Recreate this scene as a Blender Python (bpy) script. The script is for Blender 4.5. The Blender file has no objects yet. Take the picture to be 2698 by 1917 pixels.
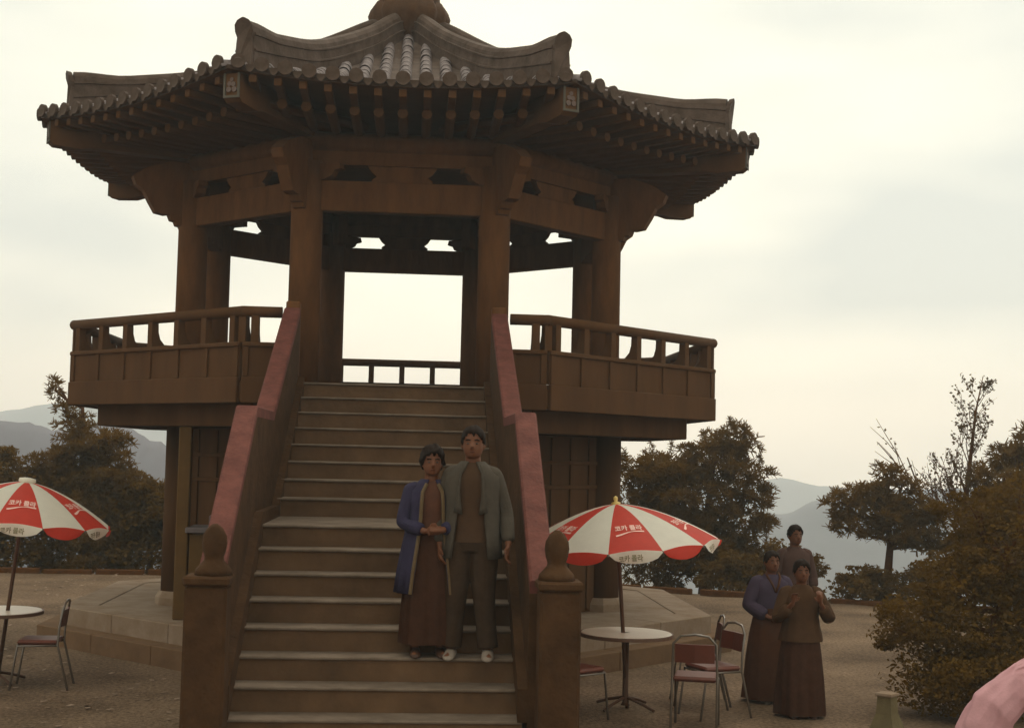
import bpy, bmesh, math, random
from mathutils import Vector, Matrix, noise
random.seed(7)
R_ = math.radians
PI = math.pi
scene = bpy.context.scene
col = scene.collection

# ------------------------------------------------------------------ camera
CAM = Vector((0.1976, -18.6925, 2.35)); YAW, PIT, ROL = .0712, .0664, .0227
fwd = Vector((math.sin(YAW)*math.cos(PIT), math.cos(YAW)*math.cos(PIT), math.sin(PIT)))
rt0 = Vector((math.cos(YAW), -math.sin(YAW), 0)); up0 = rt0.cross(fwd)
rt = rt0*math.cos(ROL) + up0*math.sin(ROL); up = rt.cross(fwd)
cam_d = bpy.data.cameras.new('camera'); cam = bpy.data.objects.new('camera', cam_d); col.objects.link(cam)
M = Matrix((rt, up, -fwd)).transposed().to_4x4(); M.translation = CAM
cam.matrix_world = M
cam_d.lens = 48.306; cam_d.sensor_width = 36; cam_d.clip_start = .05; cam_d.clip_end = 9000
scene.camera = cam

# ------------------------------------------------------------------ sky, sun, exposure
SUN_EL, SUN_AZ = R_(52), R_(28)          # azimuth from +Y (behind the pavilion) towards +X
world = bpy.data.worlds.new('World'); scene.world = world; world.use_nodes = True
nt = world.node_tree; N = nt.nodes; L = nt.links; N.clear()
out = N.new('ShaderNodeOutputWorld'); bg = N.new('ShaderNodeBackground'); L.new(bg.outputs[0], out.inputs[0])
bg.inputs['Strength'].default_value = .1
sky = N.new('ShaderNodeTexSky'); sky.sky_type = 'NISHITA'; sky.sun_disc = False
sky.sun_elevation = SUN_EL; sky.sun_rotation = SUN_AZ
tc = N.new('ShaderNodeTexCoord'); mp = N.new('ShaderNodeMapping'); mp.inputs['Scale'].default_value = (1, 1, 3.0)
mp.inputs['Location'].default_value = (9.1, 3.3, .6)
L.new(tc.outputs['Generated'], mp.inputs[0])
nz = N.new('ShaderNodeTexNoise'); nz.inputs['Scale'].default_value = 2.0; nz.inputs['Detail'].default_value = 3.5; nz.inputs['Roughness'].default_value = .5
L.new(mp.outputs[0], nz.inputs['Vector'])
rp = N.new('ShaderNodeValToRGB'); L.new(nz.outputs['Fac'], rp.inputs[0])
rp.color_ramp.elements[0].position = .36; rp.color_ramp.elements[0].color = (8.5, 8.7, 7.8, 1)
rp.color_ramp.elements[1].position = .70; rp.color_ramp.elements[1].color = (15.8, 15.0, 11.8, 1)
mx = N.new('ShaderNodeMix'); mx.data_type = 'RGBA'; mx.inputs[0].default_value = .95
L.new(sky.outputs[0], mx.inputs[6]); L.new(rp.outputs[0], mx.inputs[7]); L.new(mx.outputs[2], bg.inputs['Color'])
sd = bpy.data.lights.new('sun', 'SUN'); sd.energy = .9; sd.angle = R_(20); sd.color = (1, .93, .8)
sun = bpy.data.objects.new('sun', sd); col.objects.link(sun)
sdir = Vector((math.sin(SUN_AZ)*math.cos(SUN_EL), math.cos(SUN_AZ)*math.cos(SUN_EL), math.sin(SUN_EL)))
sun.rotation_euler = sdir.to_track_quat('Z', 'Y').to_euler(); sun.location = sdir*40
vs = scene.view_settings; vs.view_transform = 'Standard'; vs.look = 'None'; vs.exposure = 0; vs.gamma = 1; vs.use_curve_mapping = False
scene.cycles.max_bounces = 8; scene.cycles.volume_bounces = 2; scene.cycles.use_denoising = True
scene.cycles.volume_max_steps = 64

# ------------------------------------------------------------------ materials
def mat(name, c, rough=.85, var=.25, scale=6., bump=.2, spec=.2, c2=None, bscale=None, trans=0, stretch=None):
    m = bpy.data.materials.new(name); m.use_nodes = True
    t = m.node_tree; n = t.nodes; l = t.links; b = n['Principled BSDF']
    b.inputs['Roughness'].default_value = rough; b.inputs['Specular IOR Level'].default_value = spec
    co = n.new('ShaderNodeTexCoord'); v = co.outputs['Object']
    if stretch:
        mp = n.new('ShaderNodeMapping'); mp.inputs['Scale'].default_value = stretch; l.new(v, mp.inputs[0]); v = mp.outputs[0]
    a = n.new('ShaderNodeTexNoise'); a.inputs['Scale'].default_value = scale; a.inputs['Detail'].default_value = 6; a.inputs['Roughness'].default_value = .65
    l.new(v, a.inputs['Vector'])
    r = n.new('ShaderNodeValToRGB'); r.color_ramp.elements[0].position = .3; r.color_ramp.elements[1].position = .7
    lo = [x*(1-var) for x in c]; hi = [min(1, x*(1+var)) for x in (c2 or c)]
    r.color_ramp.elements[0].color = (*lo, 1); r.color_ramp.elements[1].color = (*hi, 1)
    l.new(a.outputs['Fac'], r.inputs[0]); l.new(r.outputs[0], b.inputs['Base Color'])
    if bump:
        a2 = n.new('ShaderNodeTexNoise'); a2.inputs['Scale'].default_value = bscale or scale*5; a2.inputs['Detail'].default_value = 4
        l.new(v, a2.inputs['Vector'])
        bp = n.new('ShaderNodeBump'); bp.inputs['Strength'].default_value = bump; bp.inputs['Distance'].default_value = .02
        l.new(a2.outputs['Fac'], bp.inputs['Height']); l.new(bp.outputs[0], b.inputs['Normal'])
    if trans:
        tr = n.new('ShaderNodeBsdfTranslucent'); l.new(r.outputs[0], tr.inputs['Color'])
        ms = n.new('ShaderNodeMixShader'); ms.inputs[0].default_value = trans
        l.new(b.outputs[0], ms.inputs[1]); l.new(tr.outputs[0], ms.inputs[2]); l.new(ms.outputs[0], n['Material Output'].inputs[0])
    return m
MT = dict(
    railwood=mat('darkened_rail_wood', (0.08, 0.036, 0.013), .8, .16, 3, .15, .1, stretch=(1, 1, .3)),  # painted-wood colour darkened to hold down the skylight on the rails
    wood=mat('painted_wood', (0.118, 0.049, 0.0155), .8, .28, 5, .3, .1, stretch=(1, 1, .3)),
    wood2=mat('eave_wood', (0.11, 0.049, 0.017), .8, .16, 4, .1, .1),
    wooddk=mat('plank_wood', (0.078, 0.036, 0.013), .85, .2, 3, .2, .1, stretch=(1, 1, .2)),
    green=mat('faded_green_paint', (0.1, 0.085, 0.065), .8, .15, 8, .05),
    petal=mat('faded_petal_paint', (0.15, 0.105, 0.09), .8, .15, 8, .05),
    tile=mat('roof_tile', (0.07, 0.039, 0.022), .8, .3, 4, .3, .2, c2=(0.09, 0.06, 0.045)),
    tile2=mat('pale_tile', (0.095, 0.064, 0.055), .75, .35, 9, .3, .25, c2=(0.2, 0.165, 0.16)),  # paler and greyer than the other tiles; used on the front tiles
    stone=mat('finial_stone', (0.075, 0.035, 0.014), .85, .25, 6, .4),
    pink=mat('red_oxide_paint', (0.105, 0.033, 0.024), .8, .24, 7, .35, .15, c2=(0.125, 0.041, 0.031)),
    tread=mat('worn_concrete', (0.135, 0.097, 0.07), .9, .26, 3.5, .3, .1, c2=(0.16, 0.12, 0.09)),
    riser=mat('brown_concrete', (0.112, 0.063, 0.033), .9, .32, 2.2, .3, .1),  # browner and darker than the treads, mottled in patches
    newel=mat('dark_stone', (0.058, 0.028, 0.0115), .92, .32, 4, .6, .1),
    slab=mat('platform_stone', (0.2160, 0.1400, 0.0850), .9, .15, 3, .3, .1, c2=(0.23, 0.175, 0.13)),
    kerb=mat('footing_stone', (0.1404, 0.0820, 0.0442), .9, .18, 3, .3, .1),
    gravel=mat('gravel', (0.098, 0.058, 0.03), .95, .35, 26, .8, .1, c2=(0.185, 0.128, 0.085), bscale=60),
    slope=mat('hill_soil', (0.08, 0.045, 0.02), .95, .3, .6, .3),
    far=mat('wooded_hill', (0.14, 0.13, 0.15), .95, .3, .02, 0),  # distance haze partly put into this colour as a blue-grey tint
    pine=mat('pine_needles', (0.1384, 0.0718, 0.011), .8, .2, 1.2, 0, .05, trans=.35),
    leaf=mat('dark_leaves', (0.124, 0.0662, 0.0105), .8, .2, 1.5, 0, .05, trans=.35),
    dry=mat('dry_leaves', (0.1, 0.062, 0.027), .8, .35, 3, 0, .05, trans=.3),
    bark=mat('bark', (0.0930, 0.0360, 0.0077), .95, .3, 9, .5, .05),
    litter=mat('leaf_litter', (0.2, 0.12, 0.07), .9, .5, 9, 0, .1, c2=(0.26, 0.19, 0.14)),
    ured=mat('red_canvas', (0.7, 0.062, 0.036), .6, .06, 8, .05, .3, trans=.5),
    uwhite=mat('white_canvas', (0.9, 0.87, 0.76), .6, .04, 8, .05, .3, trans=.5),
    ink=mat('white_print', (0.8, 0.47, 0.4), .6, .04, 8, 0),
    inkdk=mat('dark_print', (0.3, 0.26, 0.17), .6, .1, 8, 0),
    pole=mat('brown_pole', (0.075, 0.033, 0.016), .6, .1, 9, 0),
    brass=mat('brass', (.6, .42, .12), .35, .1, 9, 0, .5),
    ttop=mat('white_table_top', (0.62, 0.58, 0.48), .35, .05, 5, 0, .5),
    tin=mat('table_rim', (0.12, 0.06, 0.035), .5, .1, 5, 0, .4),
    chrome=mat('chrome_tube', (0.12, 0.095, 0.075), .25, .1, 5, 0, .8),
    vinyl=mat('red_vinyl', (0.105, 0.025, 0.012), .5, .15, 6, .05, .4),
    ochre=mat('ochre_paint', (0.11, 0.058, 0.016), .8, .15, 4, .1),
    steel=mat('grey_blue_counter', (0.12, 0.095, 0.095), .6, .15, 4, .05, .4),
    skin=mat('skin', (0.125, 0.044, 0.018), .6, .08, 12, .05, .3),
    hair=mat('black_hair', (0.016, 0.009, 0.006), .7, .2, 30, .1, .05),
    blue=mat('blue_coat_cloth', (0.03, 0.025, 0.05), .85, .15, 12, .2, .1),
    gold=mat('gold_trim', (0.095, 0.055, 0.018), .6, .2, 20, .1, .4),
    maroon=mat('dark_red_blouse', (0.075, 0.028, 0.014), .8, .15, 12, .1),
    skirt=mat('dark_skirt_cloth', (0.0812, 0.0307, 0.0090), .85, .15, 12, .15, .1),
    grey=mat('grey_jacket_cloth', (0.062, 0.05, 0.038), .85, .12, 14, .15, .1),
    shirt=mat('dark_shirt_cloth', (0.055, 0.027, 0.012), .85, .12, 14, .1),
    shoe=mat('white_shoe', (0.22, 0.175, 0.14), .6, .1, 10, 0, .3),
    dshoe=mat('dark_shoe', (0.05, 0.022, 0.012), .6, .1, 10, 0, .3),
    trouser=mat('charcoal_trouser_cloth', (0.042, 0.025, 0.015), .9, .18, 14, .2, .05),
    darkskirt=mat('black_red_skirt_cloth', (0.047, 0.02, 0.011), .9, .2, 14, .2, .05),
    lav=mat('lavender_cloth', (0.052, 0.037, 0.058), .85, .12, 14, .15, .1),
    plum=mat('plum_skirt_cloth', (0.0728, 0.0295, 0.0135), .85, .12, 14, .15, .1),
    brown=mat('brown_dress_cloth', (0.06, 0.029, 0.0125), .85, .12, 14, .15, .1),
    rose=mat('rose_shirt_cloth', (0.07, 0.038, 0.03), .85, .12, 14, .15, .1),
    pinks=mat('pink_blouse_cloth', (0.46, 0.245, 0.265), .8, .10, 14, .15, .15),
    eye=mat('dark_eye', (.03, .015, .01), .3, .1, 5, 0, .5),
    lip=mat('lips', (0.085, 0.025, 0.014), .6, .1, 5, 0),
    olive=mat('pale_olive_stone', (0.12, 0.092, 0.045), .9, .2, 8, .3),
    palegreen=mat('pale_green_cloth', (0.15, 0.14, 0.08), .85, .15, 8, .2),
)

gt = MT['gravel'].node_tree; gb = gt.nodes['Principled BSDF']; gl = gb.inputs['Base Color'].links[0].from_socket
gc = gt.nodes.new('ShaderNodeTexCoord'); gn = gt.nodes.new('ShaderNodeTexNoise'); gn.inputs['Scale'].default_value = .55; gn.inputs['Detail'].default_value = 7; gn.inputs['Roughness'].default_value = .6
gt.links.new(gc.outputs['Object'], gn.inputs['Vector'])
gr = gt.nodes.new('ShaderNodeValToRGB'); gr.color_ramp.elements[0].position = .36; gr.color_ramp.elements[1].position = .66
gr.color_ramp.elements[0].color = (.60, .57, .54, 1); gr.color_ramp.elements[1].color = (1.35, 1.35, 1.35, 1); gt.links.new(gn.outputs['Fac'], gr.inputs[0])
gm = gt.nodes.new('ShaderNodeMix'); gm.data_type = 'RGBA'; gm.blend_type = 'MULTIPLY'; gm.inputs[0].default_value = 1
gt.links.new(gl, gm.inputs[6]); gt.links.new(gr.outputs[0], gm.inputs[7]); gt.links.new(gm.outputs[2], gb.inputs['Base Color'])

# ------------------------------------------------------------------ helpers
def obj(name, me, m=None, parent=None, loc=(0, 0, 0), rot=(0, 0, 0), kind=None, smooth=False):
    if isinstance(me, bmesh.types.BMesh):
        bm = me; me = bpy.data.meshes.new(name); bm.to_mesh(me); bm.free()
    if m is not None and not me.materials: me.materials.append(m)
    if smooth:
        for p in me.polygons: p.use_smooth = True
    o = bpy.data.objects.new(name, me); col.objects.link(o)
    o.location = loc; o.rotation_euler = rot
    if parent: o.parent = parent
    if kind: o['kind'] = kind
    return o
def tag(o, label=None, cat=None, group=None, kind=None):
    if label: o['label'] = label
    if cat: o['category'] = cat
    if group: o['group'] = group
    if kind: o['kind'] = kind
    return o
def thing(name, label, cat, loc=(0, 0, 0), rz=0, group=None):
    o = bpy.data.objects.new(name, None); col.objects.link(o); o.location = loc; o.rotation_euler = (0, 0, rz)
    o.empty_display_size = .1
    return tag(o, label, cat, group)
def copy_tree(o, parent=None):
    c = o.copy(); col.objects.link(c)
    if parent is not None: c.parent = parent
    for ch in list(o.children): copy_tree(ch, c)
    return c
def box(bm, x0, x1, y0, y1, z0, z1, bev=0):
    vs = [bm.verts.new((x, y, z)) for z in (z0, z1) for y in (y0, y1) for x in (x0, x1)]
    fs = [bm.faces.new([vs[i] for i in f]) for f in ((0, 2, 3, 1), (4, 5, 7, 6), (0, 1, 5, 4), (2, 6, 7, 3), (0, 4, 6, 2), (1, 3, 7, 5))]
    if bev:
        es = list({e for f in fs for e in f.edges})
        bmesh.ops.bevel(bm, geom=es, offset=bev, segments=1, affect='EDGES')
def boxmesh(x0, x1, y0, y1, z0, z1, bev=0):
    bm = bmesh.new(); box(bm, x0, x1, y0, y1, z0, z1, bev); return bm
def loft(bm, rings, cap=True, closed=True):
    vv = [[bm.verts.new(p) for p in r] for r in rings]
    n = len(vv[0])
    for a, b in zip(vv, vv[1:]):
        for i in range(n if closed else n-1):
            j = (i+1) % n
            bm.faces.new((a[i], a[j], b[j], b[i]))
    if cap and closed:
        bm.faces.new(list(reversed(vv[0]))); bm.faces.new(vv[-1])
    return vv
def frame(d):
    d = d.normalized(); a = Vector((0, 0, 1)) if abs(d.z) < .95 else Vector((1, 0, 0))
    s = d.cross(a).normalized(); return s, s.cross(d)
def tube(bm, pts, rad, n=8, sq=1., round_ends=False):
    pts = [Vector(p) for p in pts]
    if not hasattr(rad, '__len__'): rad = [rad]*len(pts)
    rings = []
    s0 = None
    for i, p in enumerate(pts):
        d = pts[min(i+1, len(pts)-1)] - pts[max(i-1, 0)]
        s, t = frame(d)
        if s0 is not None:
            s = (s0 - d.normalized()*s0.dot(d.normalized())).normalized(); t = s.cross(d.normalized())
        s0 = s
        ring = lambda c, r: [c + s*math.cos(a)*r + t*math.sin(a)*r*sq for a in [2*PI*k/n for k in range(n)]]
        dn = d.normalized()
        if round_ends and i == 0:
            rings += [ring(p-dn*rad[0]*.9, rad[0]*.35), ring(p-dn*rad[0]*.55, rad[0]*.8)]
        rings.append(ring(p, rad[i]))
        if round_ends and i == len(pts)-1:
            rings += [ring(p+dn*rad[i]*.55, rad[i]*.8), ring(p+dn*rad[i]*.9, rad[i]*.35)]
    loft(bm, rings)
def lathe(bm, prof, n=24, c=(0, 0), lobes=0, amp=0, cap=True):
    rings = []
    for r, z in prof:
        rings.append([(c[0]+math.cos(2*PI*k/n)*r*(1+amp*math.cos(lobes*2*PI*k/n)), c[1]+math.sin(2*PI*k/n)*r*(1+amp*math.cos(lobes*2*PI*k/n)), z) for k in range(n)])
    loft(bm, rings, cap)
def ball(bm, c, r, sx=1, sy=1, sz=1, n=12):
    rings = []
    for i in range(1, n//2+2):
        a = -PI/2 + PI*i/(n//2+2)
        rings.append([(c[0]+r*sx*math.cos(a)*math.cos(2*PI*k/n), c[1]+r*sy*math.cos(a)*math.sin(2*PI*k/n), c[2]+r*sz*math.sin(a)) for k in range(n)])
    loft(bm, rings)
def prism(bm, poly, w, axis='x'):
    """poly in (y,z), extruded along x by +-w/2"""
    a = [bm.verts.new((-w/2, y, z)) for y, z in poly]; b = [bm.verts.new((w/2, y, z)) for y, z in poly]
    n = len(poly)
    bm.faces.new(list(reversed(a))); bm.faces.new(b)
    for i in range(n):
        j = (i+1) % n; bm.faces.new((a[i], a[j], b[j], b[i]))
def recalc(bm): bmesh.ops.recalc_face_normals(bm, faces=bm.faces[:]); return bm

# ------------------------------------------------------------------ octagon frame
SN, CS = math.sin(PI/8), math.cos(PI/8)
def ca(k): return R_(247.5+45*k)                    # corner angle
def corner(k, r, z=0): return Vector((math.cos(ca(k))*r, math.sin(ca(k))*r, z))
def fm(k): return R_(270+45*k)                      # face middle angle
def frot(k): return (0, 0, fm(k)-PI/2)              # face-local: y outward
def crot(k): return (0, 0, ca(k)-PI/2)
RC, RB, RE = 2.87, 4.33, 4.775
FLOOR = 3.07

# ------------------------------------------------------------------ ground, slopes, hills
def plateau_edge_dist(x, y):
    # signed distance-like value: >0 outside the levelled summit
    far = 7.6 + .03*x
    dr = (y - far) if x < 1 else max((y - (7.6-(x-1)*.52)), 0 if x < 12 else x-12)
    return max(dr, -x-16, x-13)
def ground_z(x, y):
    d = plateau_edge_dist(x, y)
    if d <= 0: return 0.
    z = -.10*min(d, 2.) - .42*max(0, d-1.0)*(1-math.exp(-d/4)) if d < 120 else -.1*2-.42*119*(1-math.exp(-30))
    return max(z, -46) + noise.noise((x*.02, y*.02, 0))*min(d*.02, 3)
bm = bmesh.new()
xs = [-850, -500, -220, -120, -70, -45, -32, -26]+[-22+.8*i for i in range(56)]+[26, 32, 45, 70, 120, 220, 500, 850]
ys = [-350, -150, -60, -35, -25]+[-20+.8*i for i in range(50)]+[21, 24, 28, 34, 42, 55, 75, 100, 140, 200, 300, 500, 980]
g = [[bm.verts.new((x, y, ground_z(x, y))) for x in xs] for y in ys]
for j in range(len(ys)-1):
    for i in range(len(xs)-1):
        bm.faces.new((g[j][i], g[j][i+1], g[j+1][i+1], g[j+1][i]))
ground = obj('ground', bm, MT['gravel'], kind='structure', smooth=True)
ground.data.materials.append(MT['slope'])
for p in ground.data.polygons:
    if plateau_edge_dist(p.center.x, p.center.y) > .8: p.material_index = 1

def hill(name, prof, y, depth, zb, seed):
    """prof: ridge points (x,z); a rounded ridge of real depth"""
    bm = bmesh.new(); rows = []
    x0, x1 = prof[0][0], prof[-1][0]; nx = 160; ny = 26
    def zr(x):
        for a, b in zip(prof, prof[1:]):
            if x <= b[0]:
                t = (x-a[0])/(b[0]-a[0]); t = t*t*(3-2*t); return a[1]+(b[1]-a[1])*t
        return prof[-1][1]
    sc = (x1-x0)/12
    for j in range(ny+1):
        v = -1+2*j/ny; row = []
        for i in range(nx+1):
            x = x0+(x1-x0)*i/nx
            hgt = zr(x)-zb
            n = noise.fractal((x/sc+seed, v*2, seed), 1, 2, 5)*.02*hgt + noise.noise((x/sc*9, v*9, seed))*.006*hgt
            z = zb + hgt*math.exp(-(v*1.7)**2) + n*(1-abs(v))
            row.append(bm.verts.new((x, y+v*depth, z)))
        rows.append(row)
    for a, b in zip(rows, rows[1:]):
        for i in range(nx): bm.faces.new((a[i], a[i+1], b[i+1], b[i]))
    return obj(name, bm, MT['far'], kind='structure', smooth=True)
# near left ridge, near right ridge, far ranges
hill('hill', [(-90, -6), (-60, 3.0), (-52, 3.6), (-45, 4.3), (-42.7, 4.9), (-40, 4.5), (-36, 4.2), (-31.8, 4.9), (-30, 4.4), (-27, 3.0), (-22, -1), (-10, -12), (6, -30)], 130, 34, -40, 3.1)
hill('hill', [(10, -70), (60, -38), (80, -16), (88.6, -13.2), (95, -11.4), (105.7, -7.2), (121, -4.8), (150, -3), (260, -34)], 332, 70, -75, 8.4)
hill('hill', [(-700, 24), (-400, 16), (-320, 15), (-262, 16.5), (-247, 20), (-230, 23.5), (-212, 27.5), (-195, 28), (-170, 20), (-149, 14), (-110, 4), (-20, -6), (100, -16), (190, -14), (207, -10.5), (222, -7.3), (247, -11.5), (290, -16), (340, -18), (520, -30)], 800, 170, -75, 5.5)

# haze: one closed box of air
bm = boxmesh(-900, 900, -400, 1000, -90, 54)
hm = bpy.data.materials.new('haze_air'); hm.use_nodes = True
hn = hm.node_tree.nodes; hn.remove(hn['Principled BSDF'])
pv = hn.new('ShaderNodeVolumePrincipled'); pv.inputs['Color'].default_value = (.80, .94, 1.0, 1); pv.inputs['Density'].default_value = .0014; pv.inputs['Anisotropy'].default_value = .45
pv.inputs['Absorption Color'].default_value = (1, 1, 1, 1) if 'Absorption Color' in pv.inputs else (0, 0, 0, 1)
hm.node_tree.links.new(pv.outputs[0], hn['Material Output'].inputs['Volume'])
obj('haze', bm, hm, kind='stuff')

# ------------------------------------------------------------------ stone platform
pl = thing('stone_platform', 'low two-tier octagonal stone platform under the pavilion', 'platform')
def octa_ring(z0, z1, r, n_per, name, gap=.004, m='slab'):
    """blocks along every side of an octagonal tier, each a part"""
    L_ = 2*r*SN; w = L_/n_per; ap = r*CS
    for k in range(8):
        for i in range(n_per):
            bm = bmesh.new()
            x0 = -L_/2+i*w+gap; x1 = x0+w-2*gap; d = .42
            k0 = SN/CS
            # trim the inner corners so neighbours do not overlap at the mitres
            xi0 = max(x0, -(ap-d)*k0+gap); xi1 = min(x1, (ap-d)*k0-gap)
            pts = [(x0, ap), (x1, ap), (xi1, ap-d), (xi0, ap-d)]
            a = [bm.verts.new((x, y, z0)) for x, y in pts]; b = [bm.verts.new((x, y, z1)) for x, y in pts]
            bm.faces.new(a); bm.faces.new(b[::-1])
            for q in range(4): bm.faces.new((a[q], b[q], b[(q+1) % 4], a[(q+1) % 4]))
            recalc(bm); bmesh.ops.bevel(bm, geom=bm.edges[:], offset=.008, segments=1, affect='EDGES')
            obj(name, bm, MT[m], pl, rot=frot(k))
octa_ring(-.05, .21, 4.56, 3, 'kerb_stone', m='kerb')
octa_ring(.2, .42, 4.3, 3, 'edge_stone')
bm = bmesh.new(); vv = [corner(k, 3.9, .41) for k in range(8)]; wv = [corner(k, 3.9, 0) for k in range(8)]
loft(bm, [wv, vv]); obj('paved_top', bm, MT['slab'], pl)

# ------------------------------------------------------------------ pavilion
pav = thing('pavilion', 'two-storey octagonal wooden pavilion with a tiled hip roof', 'pavilion')
# lower storey
pb = bmesh.new(); lathe(pb, [(.30, .41), (.30, .5), (.25, .58)], 8); pm = bpy.data.meshes.new('pillar_base'); pb.to_mesh(pm); pb.free()
lb = bmesh.new(); lathe(lb, [(.215, .575), (.215, 2.62)], 20); lm = bpy.data.meshes.new('stone_pillar'); lb.to_mesh(lm); lb.free()
ub = bmesh.new(); lathe(ub, [(.188, FLOOR), (.185, 5.1), (.185, 5.72)], 24); um = bpy.data.meshes.new('column'); ub.to_mesh(um); ub.free()
for k in range(8):
    obj('pillar_base', pm, MT['slab'], pav, corner(k, RC))
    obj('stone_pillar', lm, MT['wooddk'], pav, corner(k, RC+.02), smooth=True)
    obj('column', um, MT['wood'], pav, corner(k, RC), smooth=True)
AC = RC*CS; LF = 2*RC*SN
for k in range(8):       # walls of the room under the deck
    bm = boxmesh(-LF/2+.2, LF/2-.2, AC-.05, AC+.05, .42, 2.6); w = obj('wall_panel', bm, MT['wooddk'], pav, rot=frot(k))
    for z in (1.05, 1.95, 2.25):
        obj('batten', boxmesh(-LF/2+.22, LF/2-.22, AC+.052, AC+.085, z, z+.05, .006), MT['wooddk'], w)
    for i in range(5):
        x = -LF/2+.35+i*(LF-.7)/4
        obj('stile', boxmesh(x-.03, x+.03, AC+.051, AC+.075, .45, 2.58, .006), MT['wooddk'], w)
# deck
bm = bmesh.new(); loft(bm, [[corner(k, RB-.05, 2.86) for k in range(8)], [corner(k, RB-.05, FLOOR) for k in range(8)]]); obj('deck', bm, MT['wooddk'], pav)
AB = RB*CS; LB = 2*RB*SN
for k in range(8):
    obj('deck_girder', boxmesh(-1.5, 1.5, 3.46, 3.66, 2.6, 2.858, .01), MT['wooddk'], pav, rot=frot(k))
    bm = boxmesh(-.1, .1, RC+.1, 3.9, 2.62, 2.857, .01); obj('deck_bracket', bm, MT['wooddk'], pav, rot=crot(k))
    if k == 0:
        spans = [(-LB/2, -1.22), (1.22, LB/2)]
    else: spans = [(-LB/2, LB/2)]
    for a, b in spans:
        a2, b2 = a+(.03 if a < -1.5 else 0), b-(.03 if b > 1.5 else 0)
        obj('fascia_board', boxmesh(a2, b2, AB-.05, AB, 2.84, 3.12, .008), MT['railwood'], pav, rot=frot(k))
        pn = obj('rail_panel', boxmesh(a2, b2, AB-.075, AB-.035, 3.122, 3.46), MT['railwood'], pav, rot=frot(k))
        n = max(1, int((b2-a2)/.5))
        for i in range(n+1):
            x = a2+.04+(b2-a2-.08)*i/n
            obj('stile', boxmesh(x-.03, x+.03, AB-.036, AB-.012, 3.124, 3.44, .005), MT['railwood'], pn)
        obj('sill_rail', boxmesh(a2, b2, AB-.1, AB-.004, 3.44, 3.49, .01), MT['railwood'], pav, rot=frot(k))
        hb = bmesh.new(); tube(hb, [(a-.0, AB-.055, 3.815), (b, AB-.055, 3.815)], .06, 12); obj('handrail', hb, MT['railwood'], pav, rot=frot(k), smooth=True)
# curved brackets under the handrail
br = bmesh.new(); prism(br, [(-.015, 3.488), (-.015, 3.775), (-.10, 3.775), (-.105, 3.66), (-.13, 3.58), (-.19, 3.52), (-.21, 3.488)], .085)
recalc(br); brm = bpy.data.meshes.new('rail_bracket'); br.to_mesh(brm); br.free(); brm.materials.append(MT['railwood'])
for k in range(8):
    for i in range(-3, 4):
        if k == 0 and abs(i) < 3: continue
        r = obj('rail_bracket', brm, None, pav, rot=frot(k))
        r.location = Matrix.Rotation(fm(k)-PI/2, 3, 'Z') @ Vector((i*.5, AB, 0))
    o = obj('rail_bracket', brm, None, pav, rot=crot(k)); o.location = corner(k, RB-.03)
# lintels, carved struts, purlins
hw = bmesh.new()
pts = [(-.34, 5.5), (-.36, 5.53), (-.30, 5.57), (-.36, 5.62), (-.40, 5.68), (-.40, 5.72), (.40, 5.72), (.40, 5.68), (.36, 5.62), (.30, 5.57), (.36, 5.53), (.34, 5.5)]
prism(hw, pts, .08); recalc(hw); hwm = bpy.data.meshes.new('carved_strut'); hw.to_mesh(hwm); hw.free(); hwm.materials.append(MT['wood'])
for k in range(8):
    obj('lintel', boxmesh(-LF/2+.16, LF/2-.16, AC-.09, AC+.09, 5.14, 5.5, .01), MT['wood'], pav, rot=frot(k))
    s = obj('carved_strut', hwm, None, pav, rot=(0, 0, fm(k)))
    s.location = (math.cos(fm(k))*AC, math.sin(fm(k))*AC, 0)
    obj('plate_beam', boxmesh(-LF/2-.02, LF/2+.02, AC-.08, AC+.08, 5.69, 5.85), MT['wood'], pav, rot=frot(k))
    tb = bmesh.new(); tube(tb, [(-LF/2-.05, AC, 5.96), (LF/2+.05, AC, 5.96)], .125, 14); obj('purlin', tb, MT['wood'], pav, rot=frot(k), smooth=True)
    # bird-beak bracket on the column head (local y outward from the centre)
    bb = bmesh.new()
    prism(bb, [(2.45, 5.52), (3.02, 5.50), (3.04, 5.14), (3.10, 5.15), (3.12, 5.2), (3.17, 5.21), (3.2, 5.28), (3.25, 5.27), (3.37, 5.29), (3.45, 5.42), (3.52, 5.55), (3.62, 5.62), (3.66, 5.72), (3.5, 5.84), (3.2, 5.95), (2.45, 5.95)], .15)
    recalc(bb); obj('bracket_arm', bb, MT['wood'], pav, rot=crot(k))
    # cross bracket along the facade at the column head
    cb = bmesh.new(); prism(cb, [(-.42, 5.69), (-.44, 5.62), (-.36, 5.60), (-.33, 5.54), (-.24, 5.5), (.24, 5.5), (.33, 5.54), (.36, 5.60), (.44, 5.62), (.42, 5.69)], .12)
    recalc(cb); obj('cross_bracket', cb, MT['wood'], pav, rot=(0, 0, ca(k)), loc=corner(k, RC))

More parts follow.
